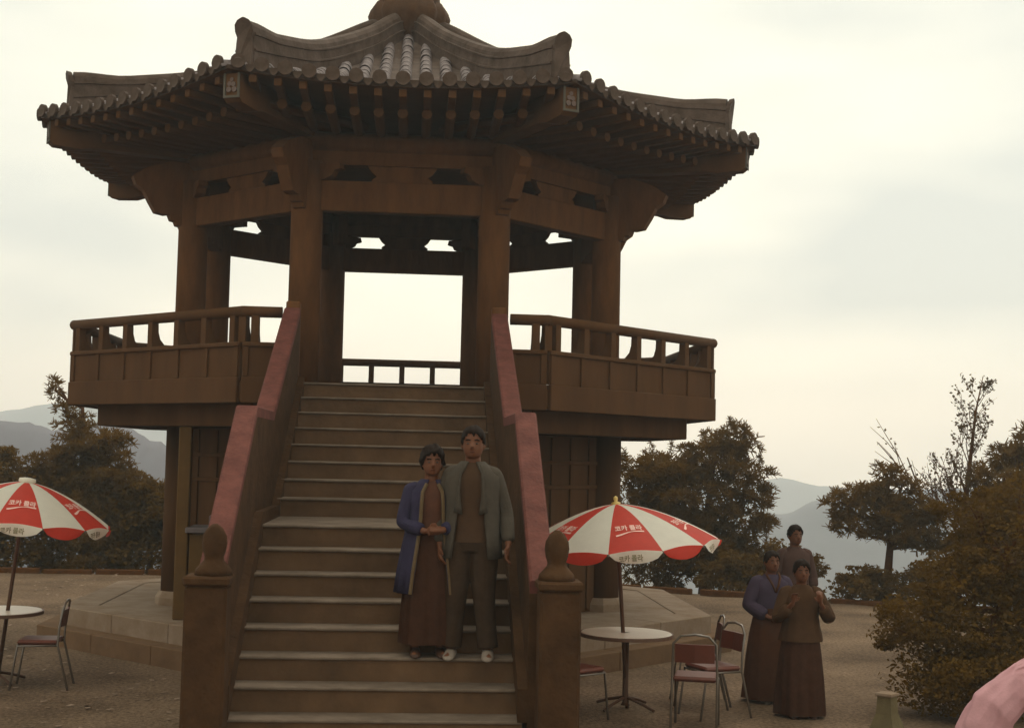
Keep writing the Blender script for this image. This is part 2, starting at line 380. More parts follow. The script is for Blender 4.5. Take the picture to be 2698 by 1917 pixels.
# ------------------------------------------------------------------ roof
TABR = [(0, 8.05), (.1, 7.93), (.25, 7.55), (.42, 7.18), (.6, 6.85), (.754, 6.68), (.92, 6.53), (1.0, 6.455)]
TAB = [(0, 8.05), (.1, 7.9), (.25, 7.5), (.42, 7.12), (.6, 6.79), (.754, 6.59), (.92, 6.43), (1.0, 6.35)]
def hipz(u, pts=TAB):
    for i in range(len(pts)-1):
        if u <= pts[i+1][0] or i == len(pts)-2:
            p0 = pts[max(i-1, 0)]; p1 = pts[i]; p2 = pts[i+1]; p3 = pts[min(i+2, len(pts)-1)]
            t = (u-p1[0])/(p2[0]-p1[0])
            m1 = (p2[1]-p0[1])/(p2[0]-p0[0])*(p2[0]-p1[0]); m2 = (p3[1]-p1[1])/(p3[0]-p1[0])*(p2[0]-p1[0])
            t2, t3 = t*t, t*t*t
            return (2*t3-3*t2+1)*p1[1]+(t3-2*t2+t)*m1+(-2*t3+3*t2)*p2[1]+(t3-t2)*m2
def sstep(a, b, x):
    t = min(1, max(0, (x-a)/(b-a))); return t*t*(3-2*t)
def roofz(ap, x):                     # face-local: distance outward, sideways
    u = ap/(RE*CS); hw_ = max(ap*SN/CS, .02); t = min(1, abs(x)/hw_)
    g_ = .125*sstep(.45, 1., u)
    return hipz(u) - g_*(1-t*t)
AE = RE*CS
NU, NTT = 22, 12
bm = bmesh.new()
for k in range(8):
    rot = Matrix.Rotation(fm(k)-PI/2, 3, 'Z')
    top = []; bot = []
    for i in range(NU+1):
        ap = .12 + (AE-.12)*i/NU; h_ = ap*SN/CS
        top.append([bm.verts.new(rot @ Vector((-h_+2*h_*j/NTT, ap, roofz(ap, -h_+2*h_*j/NTT)))) for j in range(NTT+1)])
        def sz(x):
            zt = roofz(ap, x)
            zs = 6.185 + (roofz(AE, x/h_*AE*SN/CS)-6.225) if ap > 2.2 else 6.27
            return min(zt-.035, zs)
        bot.append([bm.verts.new(rot @ Vector((-h_+2*h_*j/NTT, ap, sz(-h_+2*h_*j/NTT)))) for j in range(NTT+1)])
    for i in range(NU):
        for j in range(NTT):
            bm.faces.new((top[i][j], top[i+1][j], top[i+1][j+1], top[i][j+1]))
            bm.faces.new((bot[i][j], bot[i][j+1], bot[i+1][j+1], bot[i+1][j]))
    for j in range(NTT): bm.faces.new((top[NU][j], bot[NU][j], bot[NU][j+1], top[NU][j+1]))
bmesh.ops.remove_doubles(bm, verts=bm.verts[:], dist=.0005); recalc(bm)
roof = obj('roof', bm, MT['tile'], pav)
roof.data.materials.append(MT['wood2'])
for p in roof.data.polygons:
    if p.normal.z < -.3: p.material_index = 1
# convex tiles
def tile_bm():
    bm = bmesh.new(); rr = []
    for y, r in ((-.16, .068), (.15, .080), (.16, .074)):
        rr.append([(r*math.cos(PI*i/6), y, r*math.sin(PI*i/6)*1.05-.015) for i in range(7)])
    loft(bm, rr, closed=False)
    return bm
tb = tile_bm(); tm = bpy.data.meshes.new('roof_tile'); tb.to_mesh(tm); tb.free(); tm.materials.append(MT['tile2'])
for p in tm.polygons: p.use_smooth = True
db = bmesh.new(); tube(db, [(0, -.02, .03), (0, .022, .03)], .078, 12); dm = bpy.data.meshes.new('eave_tile'); db.to_mesh(dm); db.free(); dm.materials.append(MT['tile'])
pb_ = bmesh.new(); rr = []
for y in (-.015, .015):
    rr.append([(-.05+.1*i/6, y, .0-.05*math.sin(PI*i/6)) for i in range(7)]+[(.05-.1*i/6, y, .03) for i in range(7)])
loft(pb_, rr); ptm = bpy.data.meshes.new('drip_tile'); pb_.to_mesh(ptm); pb_.free(); ptm.materials.append(MT['tile'])
stuff = bmesh.new()
SP = .245
for k in range(8):
    rz = fm(k)-PI/2; rot = Matrix.Rotation(rz, 4, 'Z')
    for i in range(-7, 8):
        x = i*SP
        a0 = max(.35, abs(x)*CS/SN+.16)
        if abs(i) == 7: a0 = 4.18
        n = max(1, int(round((AE-a0)/.3))); d = (AE+.03-a0)/n
        for q in range(n):
            y = AE+.03-(q+.5)*d
            z0, z1 = roofz(max(y-.14, .1), x), roofz(min(y+.14, AE), x)
            Mx = rot @ Matrix.Translation((x, y, (z0+z1)/2+.012)) @ Matrix.Rotation(math.atan2(z1-z0, .28), 4, 'X')
            if k in (0, 7, 1) and not (k != 0 and q > 4):
                o = obj('roof_tile', tm, None, roof)
                Mx = Mx @ Matrix.Rotation(random.uniform(-.03, .03), 4, 'Z') @ Matrix.Translation((0, 0, random.uniform(-.004, .006)))
                o.matrix_local = Mx
            else:
                t_ = tile_bm()
                t_.transform(Mx); me = bpy.data.meshes.new('t'); t_.to_mesh(me); t_.free(); stuff.from_mesh(me); bpy.data.meshes.remove(me)
        o = obj('eave_tile', dm, None, roof)
        o.matrix_local = rot @ Matrix.Translation((x, AE+.045, roofz(AE, x)+.012))
        if i < 7:
            o = obj('drip_tile', ptm, None, roof)
            o.matrix_local = rot @ Matrix.Translation((x+SP/2, AE+.02, roofz(AE, x+SP/2)-.0))
o = obj('roof_tiles', stuff, MT['tile'], roof, kind='stuff', smooth=True)
# hip ridges with upturned ends
def ridge_bm():
    bm = bmesh.new(); rings = []
    n = 30
    prof = [(-.11, -.12), (-.11, .06), (-.125, .065), (-.125, .085), (-.10, .09), (-.10, .19), (-.115, .195), (-.115, .215), (-.09, .22), (-.085, .27), (-.06, .315), (0, .335), (.06, .315), (.085, .27), (.09, .22), (.115, .215), (.115, .195), (.10, .19), (.10, .09), (.125, .085), (.125, .065), (.11, .06), (.11, -.12)]
    for i in range(n+1):
        r = .3+(4.42-.3)*i/n
        z = hipz(r/RE, TABR); e_ = .075*sstep(.84, 1, i/n)
        rings.append([(x, r, z+h+(e_*max(0, h)/.335 if h > .1 else (-.1 if h < 0 else 0))) for x, h in prof])
    loft(bm, rings); recalc(bm)
    return bm
def mangwa_bm():
    bm = bmesh.new()
    z = hipz(4.42/RE, TABR)
    out = [(-.10, -.16), (-.095, .12), (-.09, .2), (-.11, .26), (-.105, .33), (-.07, .375), (-.03, .395), (0, .405), (.03, .395), (.07, .375), (.105, .33), (.11, .26), (.09, .2), (.095, .12), (.10, -.16)]
    def yy(h): return .05*sstep(.18, .4, h) + .02*(1-sstep(0, .2, h))
    a = [(x, 4.40+yy(h), z+h) for x, h in out]; b = [(x*.97, 4.455+yy(h), z+h+.01) for x, h in out]
    loft(bm, [a, b]); recalc(bm)
    return bm
rm = None; mm = None
for k in range(8):
    if rm is None:
        o = obj('hip_ridge', ridge_bm(), MT['tile'], roof, rot=crot(k)); rm = o.data
        e = obj('ridge_end_tile', mangwa_bm(), MT['tile'], roof, rot=crot(k)); mm = e.data
    else:
        obj('hip_ridge', rm, None, roof, rot=crot(k)); obj('ridge_end_tile', mm, None, roof, rot=crot(k))
# finial
bm = bmesh.new()
lathe(bm, [(.40, 7.7), (.42, 8.08), (.47, 8.16), (.51, 8.24), (.53, 8.33), (.50, 8.42), (.45, 8.5)], 48, lobes=14, amp=.075)
lathe(bm, [(.44, 8.47), (.41, 8.58), (.40, 8.72), (.46, 8.8), (.44, 8.95), (.30, 9.05), (.26, 9.2), (.34, 9.35), (.33, 9.5), (.2, 9.66), (.08, 9.8), (.02, 9.95)], 48, lobes=8, amp=.02)
obj('finial', bm, MT['stone'], roof, smooth=True)
# rafters
def uniq(bm, name, m):
    me = bpy.data.meshes.new(name); recalc(bm); bm.to_mesh(me); bm.free(); me.materials.append(m); return me
b1 = bmesh.new(); tube(b1, [(0, 2.2, 6.09), (0, 3.86, 6.045)], .058, 8); rfm = uniq(b1, 'rafter', MT['wood2'])
b2 = boxmesh(-.042, .042, -.95, 0, -.085, 0, .006); fym = uniq(b2, 'flying_rafter', MT['wood2'])
for k in range(8):
    rot = Matrix.Rotation(fm(k)-PI/2, 4, 'Z')
    for i in range(-6, 7):
        x = i*.262
        zoff = roofz(AE, x)-6.225
        o = obj('rafter', rfm, None, pav)
        # fan slightly near the corners
        o.matrix_local = rot @ Matrix.Translation((x, 0, zoff*.8)) if abs(i) < 4 else rot @ Matrix.Translation((x, 0, zoff*.8)) 
        o = obj('flying_rafter', fym, None, pav)
        o.matrix_local = rot @ Matrix.Translation((x, AE-.06, 6.183+zoff)) @ Matrix.Rotation(R_(1.5), 4, 'X')
    # eave boards
    for t in (-1, ):
        bm = bmesh.new(); rings = []
        for q in range(13):
            x = -1.74+3.48*q/12; z = 6.183+roofz(AE, x)-6.225
            rings.append([(x, AE-.09, z+.001), (x, AE-.02, z+.001), (x, AE-.02, z+.036), (x, AE-.09, z+.036)])
        loft(bm, rings); recalc(bm); obj('eave_board', bm, MT['wood2'], pav, rot=frot(k))
crm = None
for k in range(8):
    bm = bmesh.new(); prism(bm, [(2.4, 6.0), (4.15, 6.0), (4.3, 5.97), (4.62, 5.985), (4.665, 6.02), (4.68, 6.28), (4.5, 6.29), (2.4, 6.27)], .19); recalc(bm)
    c = obj('corner_rafter', bm, MT['wood2'], pav, rot=crot(k))
    # painted end: frame and petals
    eb = bmesh.new()
    for a, b, z0, z1 in ((-.095, -.07, 6.02, 6.285), (.07, .095, 6.02, 6.285), (-.07, .07, 6.02, 6.045)):
        box(eb, a, b, 4.672, 4.688, z0, z1)
    obj('end_frame', eb, MT['green'], c)
    pe = bmesh.new()
    for x, z, r in ((-.032, 6.11, .03), (.032, 6.11, .03), (-.02, 6.165, .027), (.024, 6.17, .027), (.0, 6.215, .024)):
        tube(pe, [(x, 4.668, z), (x, 4.685, z)], r, 8)
    obj('painted_petals', pe, MT['petal'], c)

# ------------------------------------------------------------------ staircase
st = thing('staircase', 'steep stone staircase with pink-capped side walls climbing to the pavilion deck', 'staircase')
SW = .985; XC = -.005
steps = []            # (front y, z)
for k in range(-3, 8):
    steps.append((-9.19+.247*(k-1), .755+.1685*(k-1)))
y7, z7 = steps[-1]
yb = -6.3
for j in range(1, 9):
    steps.append((yb+(j-1)*.315, z7+(FLOOR-z7)*j/8))
xdr = lambda y: -.0 + (y+9.19)*.0
prevz = 0.
for i, (y, z) in enumerate(steps):
    nxt = steps[i+1][0] if i+1 < len(steps) else -3.98
    x0, x1 = XC-SW, XC+SW
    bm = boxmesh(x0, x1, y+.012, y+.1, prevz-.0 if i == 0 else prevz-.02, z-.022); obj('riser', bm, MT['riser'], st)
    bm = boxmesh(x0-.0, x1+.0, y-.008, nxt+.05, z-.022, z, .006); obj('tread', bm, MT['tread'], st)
    prevz = z
# side walls + caps
def path(off):
    return [(-9.45, 1.70-.18), (y7-.05, z7+.93+.0), (-6.45, z7+.93), (-4.05, FLOOR+.79)]
for s in (-1, 1):
    xi, xo = XC+s*(SW+.012), XC+s*(SW+.19)
    bm = bmesh.new()
    top = path(0)
    bot = [(-9.45, 0.0), (-7.9, .0), (-6.5, .42), (-4.05, .43)]
    xw0, xw1 = XC+s*(SW+.03), XC+s*(SW+.15)
    rings = []
    for (y, zt), (y2, zb) in zip(top, bot):
        rings.append([(xw0, y, zb), (xw1, y, zb), (xw1, y, zt-.09), (xw0, y, zt-.09)])
    loft(bm, rings); recalc(bm); w = obj('side_wall', bm, MT['newel'], st)
    cb = bmesh.new(); rings = []
    for y, zt in top:
        rings.append([(XC+s*(SW+.03), y, zt-.088), (XC+s*(SW+.20), y, zt-.088), (XC+s*(SW+.20), y, zt-.012), (XC+s*(SW+.185), y, zt), (XC+s*(SW+.045), y, zt), (XC+s*(SW+.03), y, zt-.012)])
    loft(cb, rings); recalc(cb); obj('coping', cb, MT['pink'], w)
    # kerb along the step ends
    kb = bmesh.new(); rings = []
    for (y, z) in [(-9.45, .80), (y7-.02, z7+.10), (-6.4, z7+.10), (-4.05, FLOOR+.06)]:
        rings.append([(XC+s*(SW-.035), y, z-.22), (XC+s*(SW+.031), y, z-.22), (XC+s*(SW+.031), y, z), (XC+s*(SW-.035), y, z)])
    loft(kb, rings); recalc(kb); obj('string_kerb', kb, MT['newel'], w)
    obj('upper_post', boxmesh(XC+s*(SW+.11)-.075, XC+s*(SW+.11)+.075, -4.045, -3.9, 3.0, FLOOR+.86, .012), MT['wood'], st)
    # newel post with lotus-bud finial
    xcn = -1.092 if s < 0 else 1.192; yn = -9.6
    nb = boxmesh(xcn-.135, xcn+.135, yn-.13, yn+.13, 0, 1.47, .018); nw = obj('newel_post', nb, MT['newel'], st)
    cb2 = boxmesh(xcn-.15, xcn+.15, yn-.145, yn+.145, 1.472, 1.535, .015); obj('newel_cap', cb2, MT['newel'], nw)
    fb = bmesh.new(); lathe(fb, [(.12, 1.536), (.112, 1.575), (.09, 1.60), (.064, 1.63), (.06, 1.65), (.072, 1.69), (.080, 1.74), (.074, 1.79), (.05, 1.835), (.015, 1.865)], 20, (xcn+(.03 if s < 0 else -.02), yn), 8, .03)
    obj('bud_finial', fb, MT['newel'], nw, smooth=True)

# ------------------------------------------------------------------ snack booth under the deck
bo = thing('snack_booth', 'small ochre painted booth with grey-blue counter beside the staircase', 'booth', (-2.02, -2.6, .42))
obj('body', boxmesh(-.26, .62, -.25, .3, 0, .97, .01), MT['ochre'], bo)
obj('counter', boxmesh(-.3, .68, -.33, .33, .975, 1.04, .01), MT['steel'], bo)
obj('back_shelf', boxmesh(-.1, .62, .08, .32, 1.042, 1.16, .01), MT['steel'], bo)
obj('post', boxmesh(-.42, -.28, -.25, -.12, 0, 2.17, .01), MT['ochre'], bo)

# ------------------------------------------------------------------ umbrellas and tables
def ztab(t): return -.37*(t**1.6)
def umbrella(name, label, base, apex, turn, r=.945, tipball=True):
    base, apex = Vector(base), Vector(apex)
    u = thing(name, label, 'parasol', base, group='red and white parasols')
    ax = (apex-base); H = ax.length
    q = Vector((0, 0, 1)).rotation_difference(ax).to_matrix().to_4x4()
    def place(bm): bm.transform(q); return bm
    pb = bmesh.new(); tube(pb, [(0, 0, 0), (0, 0, H+.02)], .019, 10); obj('pole', place(pb), MT['pole'], u, smooth=True)
    fb = bmesh.new()
    if tipball: lathe(fb, [(.04, H-.015), (.045, H+.01), (.014, H+.025), (.022, H+.045), (.018, H+.065), (.004, H+.075)], 12)
    else: lathe(fb, [(.07, H-.02), (.085, H+.005), (.08, H+.03), (.03, H+.04)], 14)
    obj('top_cap', place(fb), MT['brass'] if tipball else MT['uwhite'], u, smooth=True)
    NP = 12; PW = 2*PI/NP
    for i in range(NP):
        a0 = turn + i*PW - PW/2; m = MT['ured'] if i % 2 == 0 else MT['uwhite']; mv = MT['uwhite'] if i % 2 == 0 else MT['ured']
        bm = bmesh.new(); rows = []
        na, nr = 10, 10
        for j in range(nr+1):
            t = .03+.97*j/nr; row = []
            for s in range(na+1):
                f = s/na; a = a0+PW*f
                sag = math.sin(PI*f)
                rr = r*t*(1-.034*sag*t)         # flat between the ribs
                row.append((rr*math.cos(a), rr*math.sin(a), H+ztab(t)+.02*sag*t*t))
            rows.append(row)
        loft(bm, rows, closed=False); obj('canopy_panel', place(bm), m, u, smooth=True)
        bm = bmesh.new(); rows = []
        for j in range(5):
            d = j/4; row = []
            for s in range(na+1):
                f = s/na; a = a0+PW*(f*.96+.02); sag = math.sin(PI*f)
                drop = (.105*(sag**.6)+.012)*d
                wob = .018*math.sin(f*6+i*1.7)*d
                rr = r*(1-.034*sag)+.012*math.sin(d*2)-wob
                row.append((rr*math.cos(a), rr*math.sin(a), H+ztab(1)+.02*sag-drop+.002))
            rows.append(row)
        loft(bm, rows, closed=False); obj('valance', place(bm), mv, u, smooth=True)
        rb = bmesh.new(); tube(rb, [(r*t*math.cos(a0), r*t*math.sin(a0), H+ztab(t)-.012) for t in (.04, .35, .7, 1.01)], .006, 5); obj('rib', place(rb), MT['chrome'], u)
        am = a0+PW/2
        def onpanel(x, v, lift=.006):
            t = v/r; f = .5+x/(v*PW); sag = math.sin(PI*min(1, max(0, f)))
            rr = v*(1-.034*sag*t); a = am+x/v
            return Vector((rr*math.cos(a), rr*math.sin(a), H+ztab(t)+.02*sag*t*t+lift))
        if i % 2 == 0:
            cu = bpy.data.curves.new('txt', 'FONT'); cu.body = '코카 콜라'; cu.size = .078; cu.align_x = 'CENTER'; cu.resolution_u = 2; cu.offset = .0022
            to = bpy.data.objects.new('txt', cu); col.objects.link(to); dg = bpy.context.evaluated_depsgraph_get()
            me = bpy.data.meshes.new_from_object(to.evaluated_get(dg)); bpy.data.objects.remove(to)
            for v in me.vertices:
                p = q.to_3x3() @ onpanel(v.co.x*.82, r*.69-v.co.y*1.15); v.co = p
            me.materials.clear(); obj('lettering', me, MT['ink'], u)
            sb = bmesh.new(); rows = []
            for s in range(17):
                f = s/16; x = -.135+.27*f; w = .0125*(1-abs(2*f-1)**3*.3)*(.35+abs(f-.55)*1.6)
                v = r*.755 + .016*math.cos(f*PI*1.55+.25) - .04*f*f
                rows.append([onpanel(x, v-w), onpanel(x, v+w)])
            loft(sb, rows, closed=False); obj('swoosh', place(sb), MT['ink'], u)
        else:
            pass
        # printing on the pale valances
        if i % 2 == 0:
            cu = bpy.data.curves.new('txt', 'FONT'); cu.body = '코카 콜라'; cu.size = .062; cu.align_x = 'CENTER'; cu.resolution_u = 2; cu.offset = .002
            to = bpy.data.objects.new('txt', cu); col.objects.link(to); dg = bpy.context.evaluated_depsgraph_get()
            me = bpy.data.meshes.new_from_object(to.evaluated_get(dg)); bpy.data.objects.remove(to)
            for v in me.vertices:
                x = v.co.x*.9-.05; f = .5+x/(r*PW)/.96; sag = math.sin(PI*min(1, max(0, f))); d = (.085-v.co.y)/max(.05, .105*sag**.6+.012)
                d = min(1, max(0, d)); wob = .018*math.sin(f*6+i*1.7)*d
                rr = r*(1-.034*sag)+.012*math.sin(d*2)-wob+.005; a = a0+PW*(f*.96+.02)
                v.co = q.to_3x3() @ Vector((rr*math.cos(a), rr*math.sin(a), H+ztab(1)+.02*sag-(.105*sag**.6+.012)*d))
            me.materials.clear(); obj('valance_lettering', me, MT['inkdk'], u)
    return u
def table(loc, label, r=.43):
    t = thing('round_table', label, 'table', loc, group='round cafe tables under the parasols')
    bm = bmesh.new(); lathe(bm, [(.03, .675), (r-.01, .675), (r, .685), (r, .70), (r-.008, .706), (.03, .706)], 40, cap=False); obj('table_top', bm, MT['ttop'], t, smooth=False)
    bm = bmesh.new(); lathe(bm, [(r+.001, .668), (r+.014, .67), (r+.014, .702), (r+.001, .703)], 40, cap=False); obj('rim', bm, MT['tin'], t)
    bm = bmesh.new(); lathe(bm, [(.045, .03), (.028, .06), (.028, .674)], 14); obj('pedestal', bm, MT['pole'], t, smooth=True)
    for i in range(4):
        a = PI/4+i*PI/2
        b = bmesh.new(); tube(b, [(.03*math.cos(a), .03*math.sin(a), .1), (.2*math.cos(a), .2*math.sin(a), .06), (.33*math.cos(a), .33*math.sin(a), .015)], .014, 8); obj('foot', b, MT['pole'], t)
    return t
TR = (2.27, -5.66, 0)
table(TR, 'round white cafe table to the right of the staircase')
umbrella('parasol', 'red and white striped parasol rising from the table right of the staircase', (2.29, -5.66, .0), (2.14, -5.72, 1.915), R_(-90)+.02)
TL = (-3.86, -4.6, 0)
table(TL, 'round white cafe table at the left edge of the photo')
umbrella('parasol', 'red and white striped parasol at the left edge of the photo', (-3.83, -4.6, .0), (-3.62, -4.62, 1.98), R_(-90)+R_(13.5), r=.86, tipball=False)

# chairs
def make_chair():
    c = thing('cafe_chair', 'red cafe chair', 'chair', group='red vinyl chairs with tubular metal frames')
    sb = boxmesh(-.19, .19, -.19, .19, .43, .475, .018); obj('seat', sb, MT['vinyl'], c)
    rings = []
    bb = bmesh.new()
    for z, y in ((.60, .205), (.68, .215), (.76, .225)):
        rings.append([(-.17, y-.012, z), (0, y+.008, z), (.17, y-.012, z), (.17, y+.012, z), (0, y+.034, z), (-.17, y+.012, z)])
    loft(bb, rings); recalc(bb); obj('backrest', bb, MT['vinyl'], c)
    fb = bmesh.new(); tube(fb, [(-.195, .30, 0), (-.195, .19, .43), (-.19, .20, .6), (-.185, .225, .76), (-.12, .24, .83), (0, .245, .845), (.12, .24, .83), (.185, .225, .76), (.19, .20, .6), (.195, .19, .43), (.195, .30, 0)], .011, 8); obj('back_frame', fb, MT['chrome'], c, smooth=True)
    for s in (-1, 1):
        lb_ = bmesh.new(); tube(lb_, [(s*.19, -.24, 0), (s*.19, -.18, .42), (s*.19, .18, .425)], .011, 8); obj('front_leg', lb_, MT['chrome'], c, smooth=True)
    xb = bmesh.new(); tube(xb, [(-.19, -.185, .422), (.19, -.185, .422)], .010, 8); obj('front_rail', xb, MT['chrome'], c, smooth=True)
    return c
ch0 = make_chair()
chairs = [((2.74, -6.62, 0), R_(165), 'red chair in front of the right-hand cafe table, its curved back towards the camera'),
          ((3.02, -5.35, 0), R_(-95), 'red chair on the far right side of the right-hand cafe table'),
          ((3.02, -6.02, 0), R_(-70), 'red chair with a tall rounded metal back between the table and the standing people'),
          ((1.72, -6.25, 0), R_(130), 'red chair half hidden behind the right newel post'),
          ((-3.36, -4.85, 0), R_(-85), 'red chair beside the left parasol, near the corner of the stone platform'),
          ((-4.0, -5.5, 0), R_(-150), 'red chair in front of the left-hand cafe table')]
for i, (l, rz, lab) in enumerate(chairs):
    c = ch0 if i == 0 else copy_tree(ch0)
    c.location = l; c.rotation_euler = (0, 0, rz); c['label'] = lab
sto = thing('round_stool', 'small dark round stool with a pale rim at the lower left', 'stool', (-2.13, -9.15, 0))
bm = bmesh.new(); lathe(bm, [(.075, .40), (.098, .41), (.10, .43), (.09, .442), (.02, .445)], 24); obj('seat', bm, MT['ttop'], sto, smooth=True)
bm = bmesh.new(); lathe(bm, [(.09, 0), (.095, .02), (.075, .2), (.085, .40)], 20); obj('base', bm, MT['pole'], sto, smooth=True)
bm = bmesh.new(); ball(bm, (0, 0, .17), .2, 1.2, .9, .85, 16)
for v in bm.verts: v.co += Vector((noise.noise(v.co*6), noise.noise(v.co*6+Vector((9, 0, 0))), noise.noise(v.co*6+Vector((0, 9, 0)))))*.05; v.co.z = max(v.co.z, 0)
tag(obj('cloth_bundle', bm, MT['palegreen'], loc=(-3.1, -7.9, 0), smooth=True), 'pale green cloth bundle on the gravel in the lower left corner', 'bundle')
sm_ = thing('stone_marker', 'short olive stone marker with a thin cap and flared foot at lower right', 'stone post', (4.36, -6.9, 0))
bm = bmesh.new(); lathe(bm, [(.17, 0), (.155, .08), (.10, .2), (.088, .33), (.088, .35)], 4); obj('shaft', bm, MT['olive'], sm_)
bm = bmesh.new(); lathe(bm, [(.105, .351), (.11, .36), (.105, .376), (.03, .384)], 4); obj('cap', bm, MT['slab'], sm_)

# ------------------------------------------------------------------ kerbs at the edge of the summit, leaf litter
kb = thing('edging_kerb', 'low line of edging stones where the gravel ends at the back', 'kerb')
pts = [(-15, 7.1), (1, 7.55), (5.2, 5.35), (8.2, 3.75), (12.4, 1.7)]
bm0 = boxmesh(-.44, .44, -.06, .06, -.08, .09, .012); kme = uniq(bm0, 'kerb_stone', MT['bark'])
for a, b in zip(pts, pts[1:]):
    a, b = Vector((*a, 0)), Vector((*b, 0)); n = int((b-a).length/.9)
    for i in range(n):
        p = a.lerp(b, (i+.5)/n); d = b-a
        o = obj('kerb_stone', kme, None, kb, (p.x, p.y, random.uniform(-.02, .01)), (0, 0, math.atan2(d.y, d.x)+random.uniform(-.03, .03)))
bm = bmesh.new()
rnd = random.Random(3)
for i in range(5200):
    x = rnd.uniform(-13, 12.5); y = rnd.uniform(-10, 7.3)
    if plateau_edge_dist(x, y) > -.1 or math.hypot(x, y) < 4.75 or (abs(x) < 1.4 and y < 0): continue
    s = rnd.uniform(.02, .05); a = rnd.uniform(0, 6.28); e = Vector((math.cos(a), math.sin(a), rnd.uniform(-.2, .2)))*s; f = Vector((-math.sin(a), math.cos(a), rnd.uniform(-.2, .2)))*s*.6
    p = Vector((x, y, .014))
    bm.faces.new([bm.verts.new(p+v) for v in (-e, -f, e, f)])
obj('leaf_litter', bm, MT['litter'], kind='stuff')

# ------------------------------------------------------------------ trees
def leaves(bm, c, rad, n, size, style, rnd, shell=.45):
    for _ in range(n):
        while True:
            p = Vector((rnd.uniform(-1, 1), rnd.uniform(-1, 1), rnd.uniform(-1, 1)))
            l = p.length
            if l < 1 and l > shell*rnd.random(): break
        w = 1+.35*noise.noise((p.x*2+c[0], p.y*2+c[1], p.z*2+c[2]))
        q = Vector((c[0]+p.x*rad[0]*w, c[1]+p.y*rad[1]*w, c[2]+p.z*rad[2]*w))
        if style == 'pine':
            axis = (p+Vector((rnd.uniform(-.5, .5), rnd.uniform(-.5, .5), .7+rnd.uniform(-.3, .3)))).normalized()
            s, t = frame(axis)
            for b in range(6):
                a = b*PI/3+rnd.random(); d = (axis*rnd.uniform(.3, 1.)+(s*math.cos(a)+t*math.sin(a))*.8).normalized()
                e = d.cross(Vector((rnd.uniform(-1, 1), rnd.uniform(-1, 1), rnd.uniform(-1, 1)))).normalized()*size*.11
                tip = q+d*size*rnd.uniform(.7, 1.2)
                bm.faces.new([bm.verts.new(v) for v in (q-e, q+e, tip+e*.5, tip-e*.5)])
        else:
            d = Vector((rnd.uniform(-1, 1), rnd.uniform(-1, 1), rnd.uniform(-.6, .8))).normalized(); e = d.cross(Vector((rnd.uniform(-1, 1), rnd.uniform(-1, 1), rnd.uniform(-1, 1)))).normalized()
            s = size*rnd.uniform(.6, 1.2)
            bm.faces.new([bm.verts.new(v) for v in (q-d*s, q-e*s*.5, q+d*s, q+e*s*.5)])
def tree(name, label, cat, base, clumps, trunk_top, tr=.09, style='pine', size=.13, dens=420, m='pine', group=None, seed=0, sprigs=0):
    rnd = random.Random(seed+11)
    base = Vector((base[0], base[1], ground_z(base[0], base[1])-.05)) if len(base) == 2 else Vector(base)
    t = thing(name, label, cat, base, group=group)
    bm = bmesh.new(); top = Vector(trunk_top)-base
    mid = top*.5+Vector((rnd.uniform(-.15, .15), rnd.uniform(-.1, .1), 0))
    tube(bm, [(0, 0, 0), mid*.5+Vector((.03, 0, 0)), mid, top*.8, top], [tr*1.25, tr, tr*.8, tr*.5, tr*.22], 8)
    obj('trunk', bm, MT['bark'], t, smooth=True)
    lb = bmesh.new()
    for c in clumps:
        c_ = Vector(c[:3])-base
        f = min(.92, max(.25, (c_.z-.25)/max(top.z, .3)))
        st_ = mid.lerp(top, (f-.5)*2) if f > .5 else mid*(f*2)
        e = c_+Vector((0, 0, -c[5]*.2)); k = st_.lerp(e, .55)+Vector((0, 0, -.06+rnd.uniform(-.05, .05)))
        tube(lb, [st_, k, e], [tr*.42, tr*.3, tr*.12], 6)
        for _ in range(3):
            ee = c_+Vector((rnd.uniform(-.7, .7)*c[3], rnd.uniform(-.7, .7)*c[4], rnd.uniform(-.2, .8)*c[5])); tube(lb, [k, k.lerp(ee, .6)+Vector((0, 0, .03)), ee], [tr*.22, tr*.15, tr*.06], 5)
    obj('limbs', lb, MT['bark'], t)
    cb = bmesh.new()
    for c in clumps:
        c_ = Vector(c[:3])-base
        vol = c[3]*c[4]*c[5]*4.2; nn = int(max(30, dens*vol**.85))
        leaves(cb, c_, [x*.82 for x in c[3:6]], int(nn*.5), size, style, rnd)
        for _ in range(9):
            while True:
                d = Vector((rnd.uniform(-1, 1), rnd.uniform(-1, 1), rnd.uniform(-.8, 1)))
                if .5 < d.length < 1: break
            d.normalize(); f = rnd.uniform(.75, 1.08); q = rnd.uniform(.22, .42)
            leaves(cb, c_+Vector((d.x*c[3]*f, d.y*c[4]*f, d.z*c[5]*f)), (q*c[3], q*c[4], q*c[5]*.8), int(nn*.085), size*.9, style, rnd)
        for _ in range(sprigs):
            p = Vector((rnd.uniform(-.8, .8)*c[3], rnd.uniform(-.6, .6)*c[4], c[5]*.75)); hh = rnd.uniform(.15, .38)
            for q in range(5): leaves(cb, c_+p+Vector((0, 0, hh*q/5)), (.035, .035, .06), 3, size*.6, style, rnd)
    obj('crown', cb, MT[m], t)
    return t
PG = 'pines beyond the edge of the gravel'
